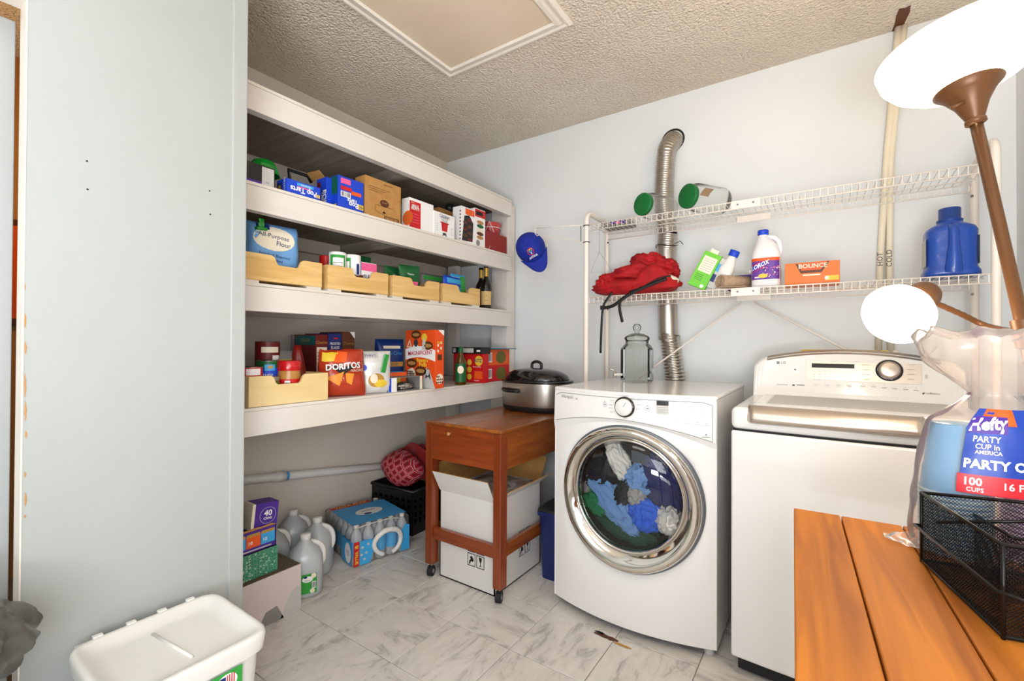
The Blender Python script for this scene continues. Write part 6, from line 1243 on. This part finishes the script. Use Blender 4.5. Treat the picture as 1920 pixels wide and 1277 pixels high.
# ------------------------------------------------------------------ table top: cups, bag, wire basket
mat('cup_blue', '1f93d2', .3, coat=.15); mat('cup_purple', '9a3aa8', .3, coat=.15); mat('cup_rim_b', 'a8d4ec', .3); mat('cup_rim_p', 'e4c8ea', .3)
def cupmesh(c, rim):
    m = MB(); m.lathe([(.0485, .002), (.0495, .0), (.0508, .002), (.0505, .005), (.0480, .0055)], rim, 28); m.lathe([(.0478, .0055), (.0440, .045), (.0425, .047), (.0385, .092), (.037, .094), (.0335, .122), (.032, .124), (0, .1235)], c, 28); return m.mesh('cup')
TT = TZ+.0012
for nm, c, rim, (cx_, cy_), n_, lab in (('b', 'cup_blue', 'cup_rim_b', (.190, 1.140), 13, 'bright blue plastic cup in the inverted stack behind the wire basket'), ('p', 'cup_purple', 'cup_rim_p', (.302, 1.166), 13, 'purple plastic cup in the inverted stack behind the wire basket')):
    me_ = cupmesh(c, rim)
    for i in range(n_): o = bpy.data.objects.new('plastic_cup', me_); COL.objects.link(o); o.location = (cx_, cy_, TT+i*.0088); tag(o, lab if 0 < i < n_-1 else ('topmost ' if i else 'lowest ')+lab, 'cup', 'stacked blue party cups' if nm == 'b' else 'stacked purple party cups')
bag = thing('cup_bag', 'clear plastic party cup bag with printed label, gathered at the top', 'bag', (.245, 1.155, TT))
BP = [(0.0005, .118, .070), (.03, .122, .072), (.10, .118, .070), (.18, .108, .066), (.235, .092, .060), (.265, .055, .045), (.285, .034, .030), (.305, .055, .045), (.345, .095, .072), (.385, .105, .080), (.40, .09, .070), (.385, .05, .04)]
def BS(a, s, e=0):
    j = s*(len(BP)-1); i = min(int(j), len(BP)-2); t = j-i; z, rx, ry = (BP[i][k]+(BP[i+1][k]-BP[i][k])*t for k in range(3))
    amp = .004+.016*max(0, s-.42); n = nz((3*cos(a), 3*sin(a), z*22), 1, 4)+.6*nz((6*cos(a), 6*sin(a), z*30), 1, 9)
    k = 1+e; r_ = 1+amp/.07*n*(1.0 if s > .42 else .45)
    rot = radians(13); x, y = rx*cos(a)*r_*k, ry*sin(a)*r_*k; off = .035*max(0, s-.6)
    return Vector((x*cos(rot)-y*sin(rot)-off, x*sin(rot)+y*cos(rot), z+(.010*n if s > .75 else 0)))
MB().grid(lambda u, v: BS(2*pi*u, v), 72, 60, 'bag_film', True, None, True).build('film', bag)
tl_ = MB().grid(lambda u, v: Vector((-.10-.055*u, -.045+.02*u+.05*(v-.5)*(1-.4*u), .022*(1-u)*v+.006*nz((u*5, v*5, 0), 1, 2)+.006)), 10, 8, 'bag_film'); tl_.build('film_tail', bag)
# label printed on the film, on the side seen from the room
k = MB(); ac = -pi/2-radians(24)
def LB_(x, z, e): 
    s0 = 0
    for i in range(len(BP)-1):
        if BP[i][0] <= z <= BP[i+1][0]: s0 = (i+(z-BP[i][0])/(BP[i+1][0]-BP[i][0]))/(len(BP)-1); break
    return BS(ac+x/.122, s0, e)
def lq(x0, z0, x1, z1, m_, e, sk=0): k.grid(lambda u, v: LB_(x0+(x1-x0)*u, z0+(z1-z0)*v+sk*u, e), 16, 8, m_)
mat('label_blue', '1a3f9e', .35); mat('label_red', 'dc2430', .35)
lq(-.030, .150, .125, .262, 'label_blue', .03); lq(-.034, .120, .125, .152, 'label_red', .035); lq(-.012, .236, .05, .262, 'orange', .035)
def lt(s, x, z, sz, m_, e=.045, bold=.02, rot=0):
    gv, gf = glyphs(s, sz, bold); k.add([LB_(x+a*cos(rot)-b*sin(rot), z+a*sin(rot)+b*cos(rot), e) for a, b, _ in gv], gf, m_)
lq(-.026, .222, .036, .250, 'purple', .038); lt('Hefty', .004, .237, .028, 'white', .05, .04, .1); lt('PARTY', .004, .212, .014, 'cream'); lt('CUP in', .006, .2, .012, 'cream'); lt('AMERICA', .008, .1905, .009, 'cream'); lt('PARTY ON!', .028, .170, .021, 'white', .05, .04); lt('100', -.012, .140, .018, 'white', .05, .03); lt('CUPS', -.008, .127, .010, 'white', .05); lt('16 FL.OZ', .058, .137, .016, 'white', .05)
k.grid(lambda u, v: LB_(.075+.016*v*cos(2*pi*u), .225+.016*v*sin(2*pi*u), .04), 20, 3, 'navy', True, None, True); k.grid(lambda u, v: LB_(.075+.016*(.86+.14*v)*cos(2*pi*u), .225+.016*(.86+.14*v)*sin(2*pi*u), .046), 20, 2, 'yellow', True, None, True); lt('30%', .075, .225, .011, 'yellow', .05)
stuff(k.build('label', bag))
# black wire mesh basket
d1 = Vector((.05, -.216, 0)).normalized(); d2 = Vector((.216, .05, 0)).normalized()
mb_ = thing('mesh_basket', 'black wire mesh desk basket on the plank table', 'basket', (.133, 1.047, TT)); BL1, BL2, BHh = .222, .245, .118
mat('mesh_black', '1a1816', .35, .4)
def BQ(a, b, z): return d1*a+d2*b+Vector((0, 0, z))
def net(o_, ex_, ey_, w, h, nm):
    m = MB(); s = .0052; t = .00045; n = 0
    nrm = ex_.cross(ey_).normalized()
    for sg in (1, -1):
        c = -h if sg == 1 else 0; lim = w if sg == 1 else w+h
        while c < lim:
            # line x = c + sg*y
            y0, y1 = 0, h; f = lambda y: c+sg*y
            if sg == 1: y0 = max(0, -c); y1 = min(h, w-c)
            else: y0 = max(0, c-w); y1 = min(h, c)
            if y1-y0 > .001:
                p, q = o_+ex_*f(y0)+ey_*y0, o_+ex_*f(y1)+ey_*y1; dd = (q-p).normalized(); sd_ = nrm.cross(dd)*t; m.add([p-sd_, p+sd_, q+sd_, q-sd_], [(0, 1, 2, 3)], 'mesh_black'); m.add([p-nrm*t, p+nrm*t, q+nrm*t, q-nrm*t], [(0, 1, 2, 3)], 'mesh_black')
            c += s
    return stuff(m.build(nm, mb_))
zv = Vector((0, 0, 1)); rim = .0028
net(BQ(0, 0, 0), d1, zv, BL1, BHh, 'side_mesh'); net(BQ(0, BL2, 0), d1, zv, BL1, BHh, 'side_mesh'); net(BQ(0, 0, 0), d2, zv, BL2, BHh, 'back_mesh'); net(BQ(BL1, 0, 0), d2, zv, BL2, BHh, 'front_mesh'); net(BQ(0, 0, .003), d1, d2, BL1, BL2, 'bottom_mesh'); net(BQ(.10, .07, 0), d2, zv, BL2-.07, .09, 'divider_mesh'); net(BQ(0, .07, 0), d1, zv, .10, .09, 'divider_mesh')
for nm, z, a, b in (('top_rim', BHh, 0, 0), ('bottom_rim', .003, 0, 0)): MB().tube([BQ(-a, -a, z), BQ(BL1+b, -a, z), BQ(BL1+b, BL2, z), BQ(-a, BL2, z)], rim, 'mesh_black', 8, closed=True).build(nm, mb_)
MB().tube([BQ(0, .0, .062), BQ(.0, -.010, .062), BQ(BL1+.012, -.012, .064), BQ(BL1+.035, .012, .064), BQ(BL1+.035, BL2, .064)], .0026, 'mesh_black', 8).build('front_loop', mb_)
for a, b in ((0, 0), (BL1, 0), (0, BL2), (BL1, BL2)): MB().tube([BQ(a, b, 0), BQ(a, b, BHh)], .0024, 'mesh_black', 6).build('corner_wire', mb_)
MB().tube([BQ(0, .02, .07), BQ(.06, .12, .108)], .0028, 'mesh_black', 8).build('handle_wire', mb_); MB().tube([BQ(.10, .07, .09), BQ(.10, BL2, .09)], .0024, 'mesh_black', 8).build('divider_rim', mb_); MB().tube([BQ(0, .07, .09), BQ(.1, .07, .09)], .0024, 'mesh_black', 8).build('divider_rim', mb_)
